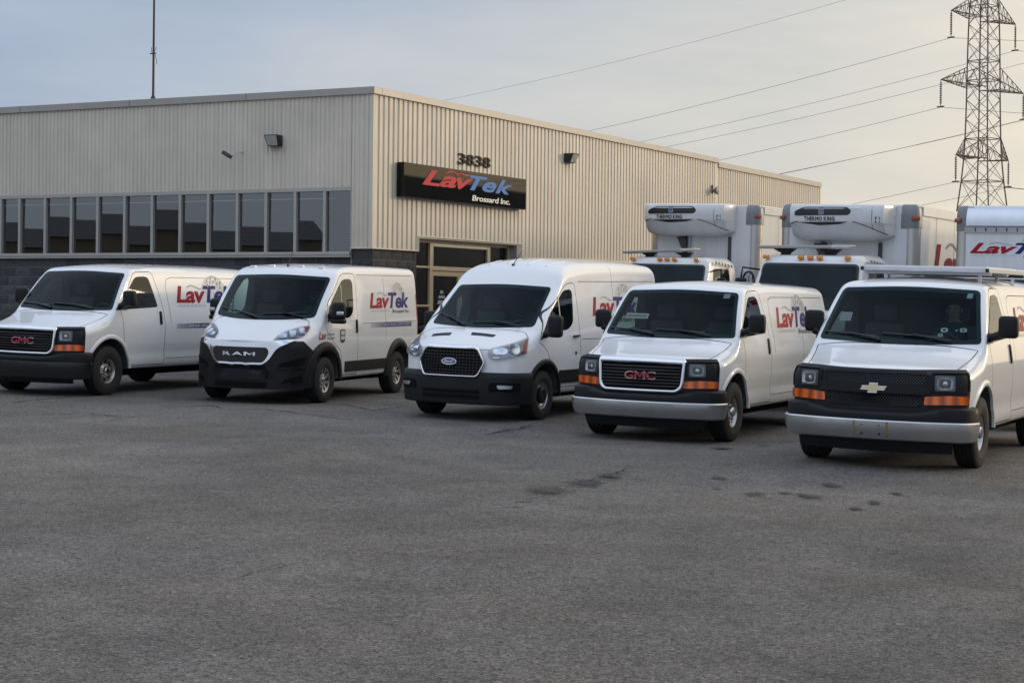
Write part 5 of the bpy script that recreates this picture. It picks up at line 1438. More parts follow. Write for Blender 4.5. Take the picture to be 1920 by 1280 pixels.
def lay(out, a0, a1, ztop, nrows, single, amin=None):
    for r in range(nrows):
        z = ztop - (r + 1) * ROW + 0.005; a = a0 - (0.2032 if r % 2 else 0.0)
        while a < a1 - 0.02:
            s0, s1 = max(a, a0), min(a + 0.4064, a1)
            if s1 - s0 > 0.05:
                L = s1 - s0 - 0.014
                if r < single and (amin is None or s0 >= amin): block(out, L, s0 + 0.005, z, bld)
                else:
                    if out == 'L': rest[out].box(s0 + 0.006, s1 - 0.006, 0.034, 0.06, z, z + 0.190)
                    else: rest[out].box(-0.06, -0.034, s0 + 0.006, s1 - 0.006, z, z + 0.190)
            a += 0.4064
lay('L', -18.0, -0.49, ZS - 0.03, 12, 6, -10.4)
lay('L', -0.485, 0.0, ZT - 0.025, 13, 7)
lay('R', 0.0, 1.75, ZT - 0.025, 13, 9)
lay('R', 6.33, 9.37, z_(3.05), 13, 1)
for k_, b_ in rest.items(): b_.build('lower_blocks', BLOCK, bld)['kind'] = 'stuff'
# window band
MX = [-10.41, -9.672, -9.125, -8.392, -7.651, -6.921, -6.185, -5.448, -4.712, -3.984, -3.25, -2.536, -1.822, -1.115, -0.482]
wz0, wz1 = ZS + 0.065, ZH - 0.075
MB().cbox(-18, -0.485, -0.012, 0.08, wz1, ZH - 0.003, 0.004).build('window_head', ALU, bld)
MB().cbox(-18, -0.488, -0.06, 0.06, ZS, wz0, 0.006).build('window_sill', ALU, bld)
MB().cbox(-18, -0.486, -0.052, 0.04, ZS - 0.045, ZS - 0.003, 0.004).build('sill_flashing', FLASH, bld)
MB().cbox(-0.50, -0.482, -0.01, 0.09, wz0, wz1 - 0.002, 0.003).build('window_jamb', ALU, bld)
for x in MX[:-1]:
    MB().cbox(x - 0.032, x + 0.032, -0.015, 0.085, wz0 + 0.001, wz1 - 0.001, 0.004, seg=1).build('window_mullion', ALU, bld)
for i in range(len(MX) - 1):
    x0, x1 = MX[i] + 0.034, MX[i + 1] - (0.034 if i < len(MX) - 2 else 0.02); q = random.uniform(-0.010, 0.010)
    mesh('window_pane', [(x0, 0.055, wz0), (x1, 0.055 + q, wz0), (x1, 0.057, wz1), (x0, 0.057 - q, wz1)], [(0, 1, 2, 3)], WGL, bld)
BLIND = mat('blind_slats', (0.50, 0.52, 0.56), 0.6)
for i, zlow in ((5, .55), (8, .0), (9, .0), (10, .0), (11, .1), (12, 0.0), (13, 0.0), (1, 0.0)):
    b = MB(); x0, x1 = MX[i] + 0.06, MX[i + 1] - 0.06; z = wz0 + 0.03
    while z < (wz1 - 0.02 if i > 7 else wz0 + 0.55):
        b.add([(x0, 0.10, z), (x1, 0.10, z), (x1, 0.122, z + 0.028), (x0, 0.122, z + 0.028)], [(0, 1, 2, 3)]); z += 0.055
    b.build('window_blind', BLIND, bld, recalc=False)['kind'] = 'stuff'
MB().box(-17.9, -0.51, 0.26, 3.2, ZS - 0.3, ZS - 0.2).box(-17.9, -0.51, 3.2, 3.3, ZS - 0.2, ZH).box(-17.9, -0.51, 0.26, 3.2, ZH + 0.01, ZH + 0.1).build('office_interior', ROOM, bld)
# entrance, set back in the right face
E0, E1, D0 = 1.762, 6.306, -0.22
FRAME_ = BRONZE
def bar(nm, y0, y1, z0, z1, x0=D0 - 0.05, x1=D0 + 0.05, m=None): return MB().cbox(x0, x1, y0, y1, z_(z0), z_(z1), 0.005, seg=1).build(nm, m or FRAME_, bld)
DZ = 0.60
bar('entrance_head', E0 + 0.01, E1 - 0.28, 3.27, 3.36)
bar('entrance_post', 2.52, 2.60, DZ, 3.268); bar('entrance_post', 5.06, 5.13, DZ, 3.268); bar('entrance_post', 5.98, 6.05, DZ, 3.268)
bar('transom_bar', 2.602, 5.058, 2.70, 2.79); bar('sidelight_bar', E0 + 0.01, 2.518, 2.745, 2.785); bar('sidelight_bar', E0 + 0.01, 2.518, 1.94, 1.985); bar('sidelight_bar', 5.132, 5.978, 2.745, 2.785)
bar('transom_stop', 2.602, 2.66, 2.792, 3.268, m=ALU); bar('transom_stop', 5.0, 5.058, 2.792, 3.268, m=ALU); bar('transom_stop', 2.662, 4.998, 3.20, 3.268, m=ALU)
for y0, y1 in ((E0 + 0.01, 2.518), (2.66, 5.0), (5.132, 5.978)):
    lo = DZ if y0 != 2.66 else 2.79
    mesh('entrance_glass', [(D0, y0, z_(lo)), (D0, y1, z_(lo)), (D0, y1, z_(3.27)), (D0, y0, z_(3.27))], [(0, 1, 2, 3)], EGL, bld)
for y0, y1 in ((2.61, 3.82), (3.83, 5.05)):
    dr = MB()
    dr.cbox(D0 - 0.025, D0 + 0.03, y0, y0 + 0.09, z_(DZ + .02), z_(2.69), 0.004, seg=1).cbox(D0 - 0.025, D0 + 0.03, y1 - 0.09, y1, z_(DZ + .02), z_(2.69), 0.004, seg=1).cbox(D0 - 0.024, D0 + 0.029, y0 + 0.09, y1 - 0.09, z_(2.59), z_(2.69), 0.004, seg=1).cbox(D0 - 0.024, D0 + 0.029, y0 + 0.09, y1 - 0.09, z_(DZ + .02), z_(0.85), 0.004, seg=1)
    d_ = dr.build('entrance_door', FRAME_, bld)
    mesh('door_glass', [(D0, y0 + .09, z_(.85)), (D0, y1 - .09, z_(.85)), (D0, y1 - .09, z_(2.59)), (D0, y0 + .09, z_(2.59))], [(0, 1, 2, 3)], EGL, d_)
    MB().tube([(D0 + 0.08, y1 - 0.16 if y0 < 3 else y0 + 0.16, z_(1.4)), (D0 + 0.08, y1 - 0.16 if y0 < 3 else y0 + 0.16, z_(1.8))], 0.014, 6).build('door_handle', CHROME, d_)
    if y0 < 3:
        b = MB()
        for i, (a, c, w, h) in enumerate(((0.40, 2.22, .16, .07), (0.34, 2.12, .30, .06), (0.30, 2.0, .38, .08), (0.36, 1.88, .2, .07), (0.42, 1.78, .24, .05))):
            b.add([(D0 + 0.004, y0 + a, z_(c)), (D0 + 0.004, y0 + a + w, z_(c)), (D0 + 0.004, y0 + a + w * .9, z_(c + h)), (D0 + 0.004, y0 + a + .03, z_(c + h))], [(0, 1, 2, 3)])
        b.build('door_sticker', LGREY, d_, recalc=False)
MB().box(-0.26, 0.0, 6.055, 6.33, z_(0.4), ZL - 0.023).build('entrance_return', mat('return_grey', (0.30, 0.29, 0.28), 0.6), bld)
MB().box(-0.255, -0.05, E0 - 0.02, E0 + 0.005, z_(0.4), ZL - 0.024).build('entrance_return', BLOCK, bld)
MB().box(-0.3, 0.0, E0 + .01, 6.05, ZL - 0.05, ZL - 0.024).build('entrance_soffit', FLASH, bld)
MB().box(-3.2, -3.1, 1.0, 7.0, 0, ZL).box(-3.1, -0.3, 1.0, 7.0, 0.0, 0.03).box(-3.1, -0.3, 1.0, 7.0, ZL + 0.02, ZL + 0.1).box(-3.1, -0.3, 0.9, 1.0, 0, ZL).box(-3.1, -0.3, 7.0, 7.1, 0, ZL).build('lobby_interior', ROOM, bld)
# overhead door beyond the entrance
MB().cbox(-0.10, -0.045, 9.44, 13.2, 0.2, z_(3.05), 0.004).build('overhead_door', mat('overhead_door_dark', (0.03, 0.03, 0.033), 0.5), bld)
MB().cbox(-0.04, 0.02, 9.385, 9.435, 0.2, z_(3.05), 0.004).cbox(-0.045, 0.03, 9.385, 13.4, z_(3.078), z_(3.13), 0.004).build('door_track', SID, bld)

def on_right(y, z, off=0.0): return Matrix.Translation((BGX, BGY, BZ)) @ Matrix.Rotation(-BA, 4, 'Z') @ Matrix.Translation((off, y, z_(z)))
# the sign, its letters proud of the face (local: x outwards, y along the wall to the right, z up)
sg_ = tag(empty('shop_sign', on_right(0, 0.545)), 'long black fascia sign with red and blue lettering above the entrance', 'sign')
y0s, y1s, z0s, z1s = 0.88, 6.14, 4.135 - BZ, 4.822 - BZ
MB().cbox(0.012, 0.175, y0s, y1s, z0s, z1s, 0.008).build('sign_box', mat('sign_black', (0.010, 0.010, 0.011), 0.025, noise=0.1, spec=0.2), sg_)
SR = mat('sign_red', (0.52, 0.045, 0.055), 0.55, noise=0.08, spec=0.12); SB = mat('sign_blue', (0.085, 0.22, 0.52), 0.55, noise=0.08, spec=0.12); SW = mat('sign_white', (0.75, 0.74, 0.72), 0.4)
def pl(y, z): return Vector((0.1755, y, z)), Vector((1, 0, 0))
def signtext(s, a0, a1, b0, b1, m, nm, bold=0.03, sh=0.35, th=0.012):
    V2, F = text_geo(s, bold=bold, shear=sh, spacing=0.95); V, F = skin(fit(V2, a0, a1, b0, b1), F, pl, th, th); mesh(nm, V, F, m, sg_, recalc=True)
signtext('L', 1.58, 2.32, 4.415 - BZ, 4.735 - BZ, SR, 'letter', 0.028); signtext('a', 2.26, 2.98, 4.415 - BZ, 4.655 - BZ, SR, 'letter', 0.028); signtext('v', 2.98, 3.66, 4.415 - BZ, 4.65 - BZ, SR, 'letter', 0.028)
signtext('T', 3.52, 4.32, 4.425 - BZ, 4.74 - BZ, SB, 'letter', 0.028); signtext('e', 4.08, 4.72, 4.42 - BZ, 4.655 - BZ, SB, 'letter', 0.028); signtext('k', 4.68, 5.46, 4.425 - BZ, 4.735 - BZ, SB, 'letter', 0.028)
signtext('Brossard Inc.', 3.66, 5.36, 4.205 - BZ, 4.325 - BZ, SW, 'small_lettering', 0.012, 0.12, 0.008)
def ridge(pts, m, nm):
    V2 = [(a, b) for a, b in pts]; V, F = skin(V2, [tuple(range(len(V2)))], pl, 0.011, 0.011); mesh(nm, V, F, m, sg_, recalc=True)
ridge([(2.44, 4.685 - BZ), (2.66, 4.765 - BZ), (2.86, 4.775 - BZ), (3.02, 4.725 - BZ), (3.16, 4.765 - BZ), (3.32, 4.735 - BZ), (3.62, 4.745 - BZ), (3.50, 4.705 - BZ), (3.28, 4.705 - BZ), (3.14, 4.735 - BZ), (3.0, 4.695 - BZ), (2.84, 4.745 - BZ), (2.66, 4.73 - BZ)], SR, 'mountain_swoosh')
# house number, four metal digits
hn = tag(empty('house_number', on_right(0, 0.545)), 'dark brown digits 3838 fixed to the siding above the black sign', 'number')
HB = mat('digit_brown', (0.040, 0.028, 0.022), 0.7, spec=0.15)
def pl0(y, z): return Vector((0.003, y, z)), Vector((1, 0, 0))
for i, ch in enumerate('3838'):
    V2, F = text_geo(ch, bold=0.012); a = 3.31 + i * 0.365
    V, F = skin(fit(V2, a + 0.01, a + 0.315, 4.965 - BZ, 5.20 - BZ), F, pl0, 0.03, 0.03); mesh('digit', V, F, HB, hn, recalc=True)
# wall lights
LHOUS = mat('light_housing', (0.018, 0.017, 0.016), 0.5); LPANE = mat('light_lens', (0.42, 0.42, 0.40), 0.25, noise=0.15, nscale=12)
def wallpack(M, w, h, label, tilt, yaw):
    t = tag(empty('wall_light', M), label, 'wall light', 'box lights on the siding')
    b = MB(); d = 0.24
    # local: x along wall, -y outwards, z up
    b.add([(-w / 2, 0, -h / 2), (w / 2, 0, -h / 2), (w / 2, 0, h / 2), (-w / 2, 0, h / 2), (-w * .42, -d * .55, -h / 2), (w * .42, -d * .55, -h / 2), (w / 2, -d, h / 2), (-w / 2, -d, h / 2)], [(0, 1, 2, 3), (4, 7, 6, 5), (0, 4, 5, 1), (3, 2, 6, 7), (0, 3, 7, 4), (1, 5, 6, 2)])
    b.build('housing', LHOUS, t)
    k = 0.88; P = [Vector((-w * .42, -d * .55, -h / 2)), Vector((w * .42, -d * .55, -h / 2)), Vector((w / 2, -d, h / 2)), Vector((-w / 2, -d, h / 2))]; c = sum(P, Vector()) / 4; n = (P[1] - P[0]).cross(P[3] - P[0]).normalized()
    mesh('light_lens', [c + (p - c) * k + n * 0.006 for p in P], [(0, 1, 2, 3)], LPANE, t)
    MB().box(-0.05, 0.05, -0.02, 0.03, -h * .3, h * .3).build('bracket', LHOUS, t)
wallpack(MBLD @ Matrix.Translation((-2.30, -0.005, z_(5.24))) @ Matrix.Rotation(0.12, 4, 'Z'), 0.30, 0.22, 'black box light with a pale lens on the shaded wall over the window band', 0, 0)
wallpack(MBLD @ Matrix.Translation((0.005, 8.55, z_(5.48))) @ Matrix.Rotation(PI / 2 , 4, 'Z'), 0.34, 0.22, 'black box light with a pale lens on the sunlit wall right of the house number', 0, 0)
ST = mat('rust_run', (0.20, 0.175, 0.15), 0.7)
b = MB()
for dx, l in ((-0.13, 0.10), (-0.03, 0.16), (0.05, 0.12), (0.12, 0.09), (0.19, 0.22), (-0.22, 0.15)):
    b.add([(-2.30 + dx, -0.003, z_(5.12)), (-2.285 + dx, -0.003, z_(5.12)), (-2.29 + dx, -0.003, z_(5.12 - l))], [(0, 1, 2)])
b.build('rust_run', ST, bld, recalc=False)['kind'] = 'stuff'
# round floodlight further back
t = tag(empty('floodlight', on_right(17.7, 5.27, 0.02)), 'small round grey floodlight high on the sunlit wall above the left refrigerated truck', 'floodlight')
b = MB().lathe([(0.04, 0.0), (0.04, 0.08), (0.08, 0.11), (0.115, 0.17), (0.115, 0.19)], 18); b.build('housing', mat('floodlight_grey', (0.16, 0.155, 0.15), 0.5), t, 40)
MB().lathe([(0.10, 0.192), (0.07, 0.20), (0.0, 0.204)], 18).build('light_lens', mat('flood_lens', (0.16, 0.155, 0.15), 0.5), t, 40)
MB().cbox(0, 0.05, -0.03, 0.03, -0.08, 0.16, 0.01).build('bracket', LHOUS, t)
# lamp arm / camera
t = tag(empty('security_camera', MBLD @ Matrix.Translation((-3.15, -0.005, z_(5.06)))), 'small grey camera on a bent arm under the roofline of the shaded wall', 'camera')
MB().tube([(0, 0, 0), (-0.02, -0.12, -0.02), (-0.06, -0.30, -0.13)], 0.012, 6).build('arm', LPALE, t, 40)
MB().lathe([(0.035, 0), (0.035, 0.02)], 12, axis=1, c=(0, -0.02, 0)).build('wall_plate', LPALE, t, 40)
Mc = Matrix.Translation((-0.06, -0.30, -0.13)) @ Matrix.Rotation(0.55, 4, 'Y') @ Matrix.Rotation(0.2, 4, 'Z')
b = MB(); b.cbox(-0.20, 0.03, -0.04, 0.04, -0.035, 0.035, 0.012, M=Mc); b.build('camera_body', mat('camera_grey', (0.06, 0.06, 0.065), 0.5), t, 40)
# roof mast
t = tag(empty('antenna_mast', MBLD @ Matrix.Translation((-5.55, 0.12, ZR))), 'thin dark steel mast standing on the roof edge of the building', 'mast')
MST = mat('mast_steel', (0.055, 0.055, 0.06), 0.5, 0.4)
MB().tube([(0, 0, 0), (0, 0, 1.05), (0, 0, 3.6)], [0.026, 0.024, 0.020], 8).build('pole', MST, t, 60)
MB().lathe([(0.055, 0), (0.055, 0.03), (0.035, 0.08)], 10, axis=2).build('base', MST, t, 40)
b = MB(); b.tube([(-0.09, 0, 0.97), (0.06, 0, 0.98)], 0.014, 6); b.tube([(-0.055, 0, 1.0), (-0.055, 0, 1.10)], 0.006, 5); b.tube([(0.0, 0, 1.03), (0.05, 0, 1.04), (0.07, 0, 1.10)], 0.007, 5)
b.build('clamp', MST, t, 40)
MB().tube([(0.04, 0, 0.97), (0.06, 0, 0.88), (0.085, 0, 0.80), (0.08, 0, 0.74)], 0.006, 5).build('loose_wire', MST, t, 40)
# buildings across the street, seen only as dark shapes in the windows
for (x, y, w, l, h, r, lb) in ((-62, 20, 26, 16, 4.0, 0.4, 'low warehouse across the lot with a shallow gable'), (-58, 52, 24, 14, 4.3, 0.25, 'flat roofed shed beyond the shaded wall'), (118, 100, 150, 24, 13.0, -0.55, 'long dark warehouse off to the right of the trucks')):
    M = Matrix.Translation((x, y, ground_z(x, y))) @ Matrix.Rotation(r, 4, 'Z'); t = tag(empty('warehouse', M), lb, 'warehouse')
    MB().box(-l / 2, l / 2, -w / 2, w / 2, -0.6, h).build('wall', mat('warehouse_wall', (0.075, 0.077, 0.082), 0.8, noise=0.3, nscale=0.3), t)
    MB().prism([(-l / 2 - .3, h + .005), (l / 2 + .3, h + .005), (0, h + 1.3)], 1, -w / 2 - .3, w / 2 + .3).build('roof', mat('warehouse_roof', (0.05, 0.05, 0.053), 0.7), t)

# ------------------------------------------------------------------ trucks
TWHITE = paint_mat('truck_white', (0.70, 0.705, 0.71), 0.2, 0.42, 0.6)
RIVET = mat('rivet_strip', (0.40, 0.40, 0.41), 0.4, 0.6, noise=0.1)
POST = mat('corner_post', (0.55, 0.53, 0.50), 0.30, 0.95, noise=0.04, nscale=2, rvar=0.03)
CAPGREY = mat('corner_cap_grey', (0.20, 0.205, 0.215), 0.45, 0.3, noise=0.1)
REEFER = paint_mat('reefer_white', (0.66, 0.665, 0.67), 0.1, 0.4, 0.5)
weather(TWHITE, 0.16, 5.0, 0.5); weather(REEFER, 0.14, 3.0, 1.2)
GRIME = mat('grime_dark', (0.07, 0.065, 0.06), 0.8)
def tground(X, Y, a): 
    M = frame(X, Y, a); M[2][3] = ground_z(X, Y); return M
def truck_box(t, W, L, H, zf, side_text=True, nose=False):
    hw = W / 2
    b = MB().box(-hw + 0.16, hw - 0.16, 0.0, 0.03, zf, H - 0.425).box(-hw + 0.295, hw - 0.295, 0.0, 0.03, H - 0.425, H - 0.04 if not nose else H - 0.36).box(-hw + 0.20, hw - 0.20, 0.14, 0.178, H - 0.43, H - 0.15)
    b.build('front_panel', TWHITE, t)
    MB().box(-hw + 0.005, hw - 0.005, 0.18, L, zf, H - 0.14).build('box_core', TWHITE, t)
    MB().cbox(-hw + 0.02, hw - 0.02, 0.10, L, H - 0.14, H, 0.03).build('roof', TWHITE if not nose else RIVET, t)
    for sg in (1, -1):
        n = 8; V = []; F = []
        for i in range(n + 1):
            an = PI / 2 * i / n; x, y = hw - 0.16 + 0.16 * math.sin(an), 0.16 - 0.16 * math.cos(an)
            V += [(sg * x, y, zf), (sg * x, y, H - 0.42)]
            if i: F.append((2 * i - 2, 2 * i, 2 * i + 1, 2 * i - 1))
        p_ = mesh('corner_post', V, F, POST, t, 60, recalc=True)
        for off in (0.03, 0.21):
            x, y = (hw - 0.16 - off + 0.03, -0.004) if off < 0.1 else (hw + 0.004, 0.16 + off - 0.15)
        MB().box(sg * (hw - 0.19), sg * (hw - 0.155), -0.006, 0.0, zf, H - 0.42).build('rivet_strip', RIVET, t)
        MB().box(sg * hw, sg * (hw + 0.004), 0.17, 0.21, zf, H - 0.12).build('rivet_strip', RIVET, t)
        # rounded casting at the top corner with its marker lamp
        V = []; F = []
        for j in range(5):
            zz = (H - 0.42, H - 0.20, H - 0.08, H - 0.02, H + 0.004)[j]; k = (0, 0.0, 0.02, 0.06, 0.12)[j]
            for i in range(n + 3):
                if i == 0: x, y = hw - 0.30, -0.008 + k
                elif i == n + 2: x, y = hw + 0.008 - k * .5, 0.26
                else:
                    an = PI / 2 * (i - 1) / n; x, y = hw - 0.16 + (0.168 - k * .5) * math.sin(an), 0.16 - (0.168 - k) * math.cos(an)
                V.append((sg * x, y, zz))
        m_ = n + 3
        for j in range(4):
            for i in range(m_ - 1): F.append((j * m_ + i, j * m_ + i + 1, (j + 1) * m_ + i + 1, (j + 1) * m_ + i))
        cp = mesh('corner_cap', V, F, CAPGREY, t, 50, recalc=True)
        Ml = Matrix.Translation((sg * (hw - 0.05), 0.03, H - 0.24)) @ Matrix.Rotation(sg * 0.75, 4, 'Z')
        MB().cbox(-0.075, 0.075, -0.035, 0.02, -0.036, 0.036, 0.012, M=Ml).build('marker_lamp', mat('marker_red', (0.30, 0.06, 0.03), 0.2, coat=0.8), t, 40)
        # rail along the top of the side
        MB().cbox(sg * (hw + 0.012) - 0.012, sg * (hw + 0.012) + 0.012, 0.262, L, H - 0.19, H - 0.02, 0.006).build('top_rail', TWHITE if not nose else RIVET, t)
        k = 0
        y = 1.2
        while y < L - 0.3:
            MB().box(sg * hw, sg * (hw + 0.003), y - 0.004, y + 0.004, zf, H - 0.19).build('panel_seam', RIVET, t); y += 1.22
    MB().box(-hw + .03, hw - .03, 0.06, L, zf - 0.12, zf).build('floor_sill', CAPGREY, t)
    MB().box(-0.45, 0.45, -1.9, L - 0.3, 0.45, 0.80).build('chassis', DARK, t)
    for y in (L - 1.9,):
        for sg in (1, -1):
            w = empty('wheel', Matrix.Translation((sg * (hw - 0.28), y, 0.5)), t)
            bb = MB().lathe([(0.26, -0.26), (0.44, -0.27), (0.5, -0.22), (0.5, 0.22), (0.44, 0.27), (0.26, 0.26)], 28); bb.build('tyre', RUBBER, w, 40)
            MB().lathe([(0.26, 0.2), (0.2, 0.1), (0.08, 0.12), (0.0, 0.2)], 20).build('rim', STEEL, w, 40)
def truck_cab(t, W, roofz, base, y0):
    """flat-faced cab; y0 = front of the roof"""
    hw = W / 2; d_ = 1.55
    P = [(y0 - 0.55, base + 0.0), (y0 - 0.52, base + 0.55), (y0 - 0.30, roofz - 0.78), (y0 - 0.02, roofz - 0.14), (y0 + 0.10, roofz - 0.03), (y0 + 0.35, roofz), (y0 + 1.30, roofz), (y0 + d_ - 0.04, roofz - 0.05), (y0 + d_, roofz - 0.2), (y0 + d_, base)]
    V = []; F = []; k = len(P)
    xs_ = [-hw, -hw + 0.03, -hw + 0.10, -hw * .5, 0, hw * .5, hw - 0.10, hw - 0.03, hw]
    for x in xs_:
        e = max(0.0, (abs(x) - (hw - 0.10)) / 0.10)
        for y, z in P:
            zz = z - (0.10 * e * e if z > roofz - 0.3 else 0); tx = x * (1 - 0.10 * max(0, (z - (base + 0.75)) / (roofz - base - 0.75)))
            V.append((tx, y + 0.10 * (abs(x) / hw) ** 2 * (1 if y < y0 + 0.6 else 0) , zz))
    for i in range(len(xs_) - 1):
        for j in range(k): F.append((i * k + j, i * k + (j + 1) % k, (i + 1) * k + (j + 1) % k, (i + 1) * k + j))
    F += [tuple(range(k)), tuple((len(xs_) - 1) * k + j for j in range(k - 1, -1, -1))]
    cab = mesh('cab', V, F, TWHITE, t, 42, recalc=True)
    me = cab.data; bv = BVHTree.FromPolygons([v.co for v in me.vertices], [tuple(p.vertices) for p in me.polygons])
    def fr(x, z):
        h = bv.ray_cast(Vector((x, -9, z)), Vector((0, 1, 0))); return (h[0], h[1]) if h[0] is not None else (Vector((x, y0, z)), Vector((0, -1, 0)))
    def sd(y, z):
        h = bv.ray_cast(Vector((9, y, z)), Vector((-1, 0, 0))); return (h[0], h[1]) if h[0] is not None else (Vector((hw, y, z)), Vector((1, 0, 0)))
    def sdm(y, z):
        c, n_ = sd(y, z); return Vector((-c.x, c.y, c.z)), Vector((-n_.x, n_.y, n_.z))
    A = ccw(round_poly([(-hw * 0.93, roofz - 0.98), (hw * 0.93, roofz - 0.98), (hw * 0.86, roofz - 0.155), (-hw * 0.86, roofz - 0.155)], 0.09, 5))
    B_ = inset_poly(A, 0.035)
    ring_panel('windshield_seal', A, B_, fr, 0.006, 0.01, TRIMBLK, cab)
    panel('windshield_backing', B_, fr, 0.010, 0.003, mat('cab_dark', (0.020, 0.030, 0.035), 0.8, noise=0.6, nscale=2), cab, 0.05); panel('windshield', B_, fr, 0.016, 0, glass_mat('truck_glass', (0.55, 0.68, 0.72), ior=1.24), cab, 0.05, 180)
    for prj in (sd, sdm):
        A = ccw(round_poly([(y0 + 0.12, roofz - 0.92), (y0 + 1.22, roofz - 0.92), (y0 + 1.22, roofz - 0.22), (y0 + 0.34, roofz - 0.22)], 0.08, 4))
        ring_panel('window_seal', A, inset_poly(A, 0.03), prj, 0.008, 0.014, TRIMBLK, cab)
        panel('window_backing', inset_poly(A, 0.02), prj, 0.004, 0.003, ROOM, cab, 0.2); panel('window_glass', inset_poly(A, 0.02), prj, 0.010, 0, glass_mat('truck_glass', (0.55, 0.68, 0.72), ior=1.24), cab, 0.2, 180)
    for x in (-0.78, -0.16, 0.0, 0.16, 0.62):
        MB().cbox(x * hw / 0.95 - 0.055, x * hw / 0.95 + 0.055, y0 - 0.02 + 0.10 * x * x, y0 + 0.06 + 0.10 * x * x, roofz - 0.085, roofz - 0.02, 0.02).build('marker_lamp', mat('marker_amber', (0.70, 0.23, 0.012), 0.2, coat=0.6), cab, 40)
    # hood, mostly hidden behind the vans
    MB().cbox(-hw * 0.9, hw * 0.9, y0 - 1.7, y0 - 0.35, base + 0.15, base + 0.62, 0.15, seg=4).build('hood', TWHITE, t, 50)
    MB().cbox(-hw * 0.8, hw * 0.8, y0 - 1.76, y0 - 1.68, base - 0.25, base + 0.5, 0.03).build('grille', BLACKPL, t, 50)
    MB().cbox(-hw, hw, y0 - 1.9, y0 - 1.7, 0.5, 0.8, 0.04).build('bumper', DULLCHR, t, 50)
    for sg in (1, -1):
        w = empty('wheel', Matrix.Translation((sg * (hw - 0.12), y0 - 0.85, 0.5)), t)
        MB().lathe([(0.26, -0.14), (0.44, -0.15), (0.5, -0.12), (0.5, 0.12), (0.44, 0.15), (0.26, 0.14)], 28).build('tyre', RUBBER, w, 40)
        MB().lathe([(0.26, 0.12), (0.2, 0.02), (0.08, 0.05), (0.0, 0.1)], 20).build('rim', STEEL, w, 40)
        mb = MB(); mb.tube([(sg * hw * 0.93, y0 + 0.25, roofz - 0.28), (sg * (hw + 0.22), y0 + 0.02, roofz - 0.24), (sg * (hw + 0.24), y0, roofz - 0.42)], 0.018, 6); mb.tube([(sg * hw * 0.96, y0 + 0.1, roofz - 0.95), (sg * (hw + 0.24), y0, roofz - 0.98)], 0.018, 6)
        mb.cbox(sg * (hw + 0.24) - 0.10, sg * (hw + 0.24) + 0.10, y0 - 0.05, y0 + 0.05, roofz - 0.95, roofz - 0.42, 0.04, seg=3)
        mb.build('door_mirror', BLACKPL, t, 45)
    mb = MB(); ring = [(0.15 * math.cos(2 * PI * i / 16), 0, 0.17 * math.sin(2 * PI * i / 16)) for i in range(17)]
    return cab
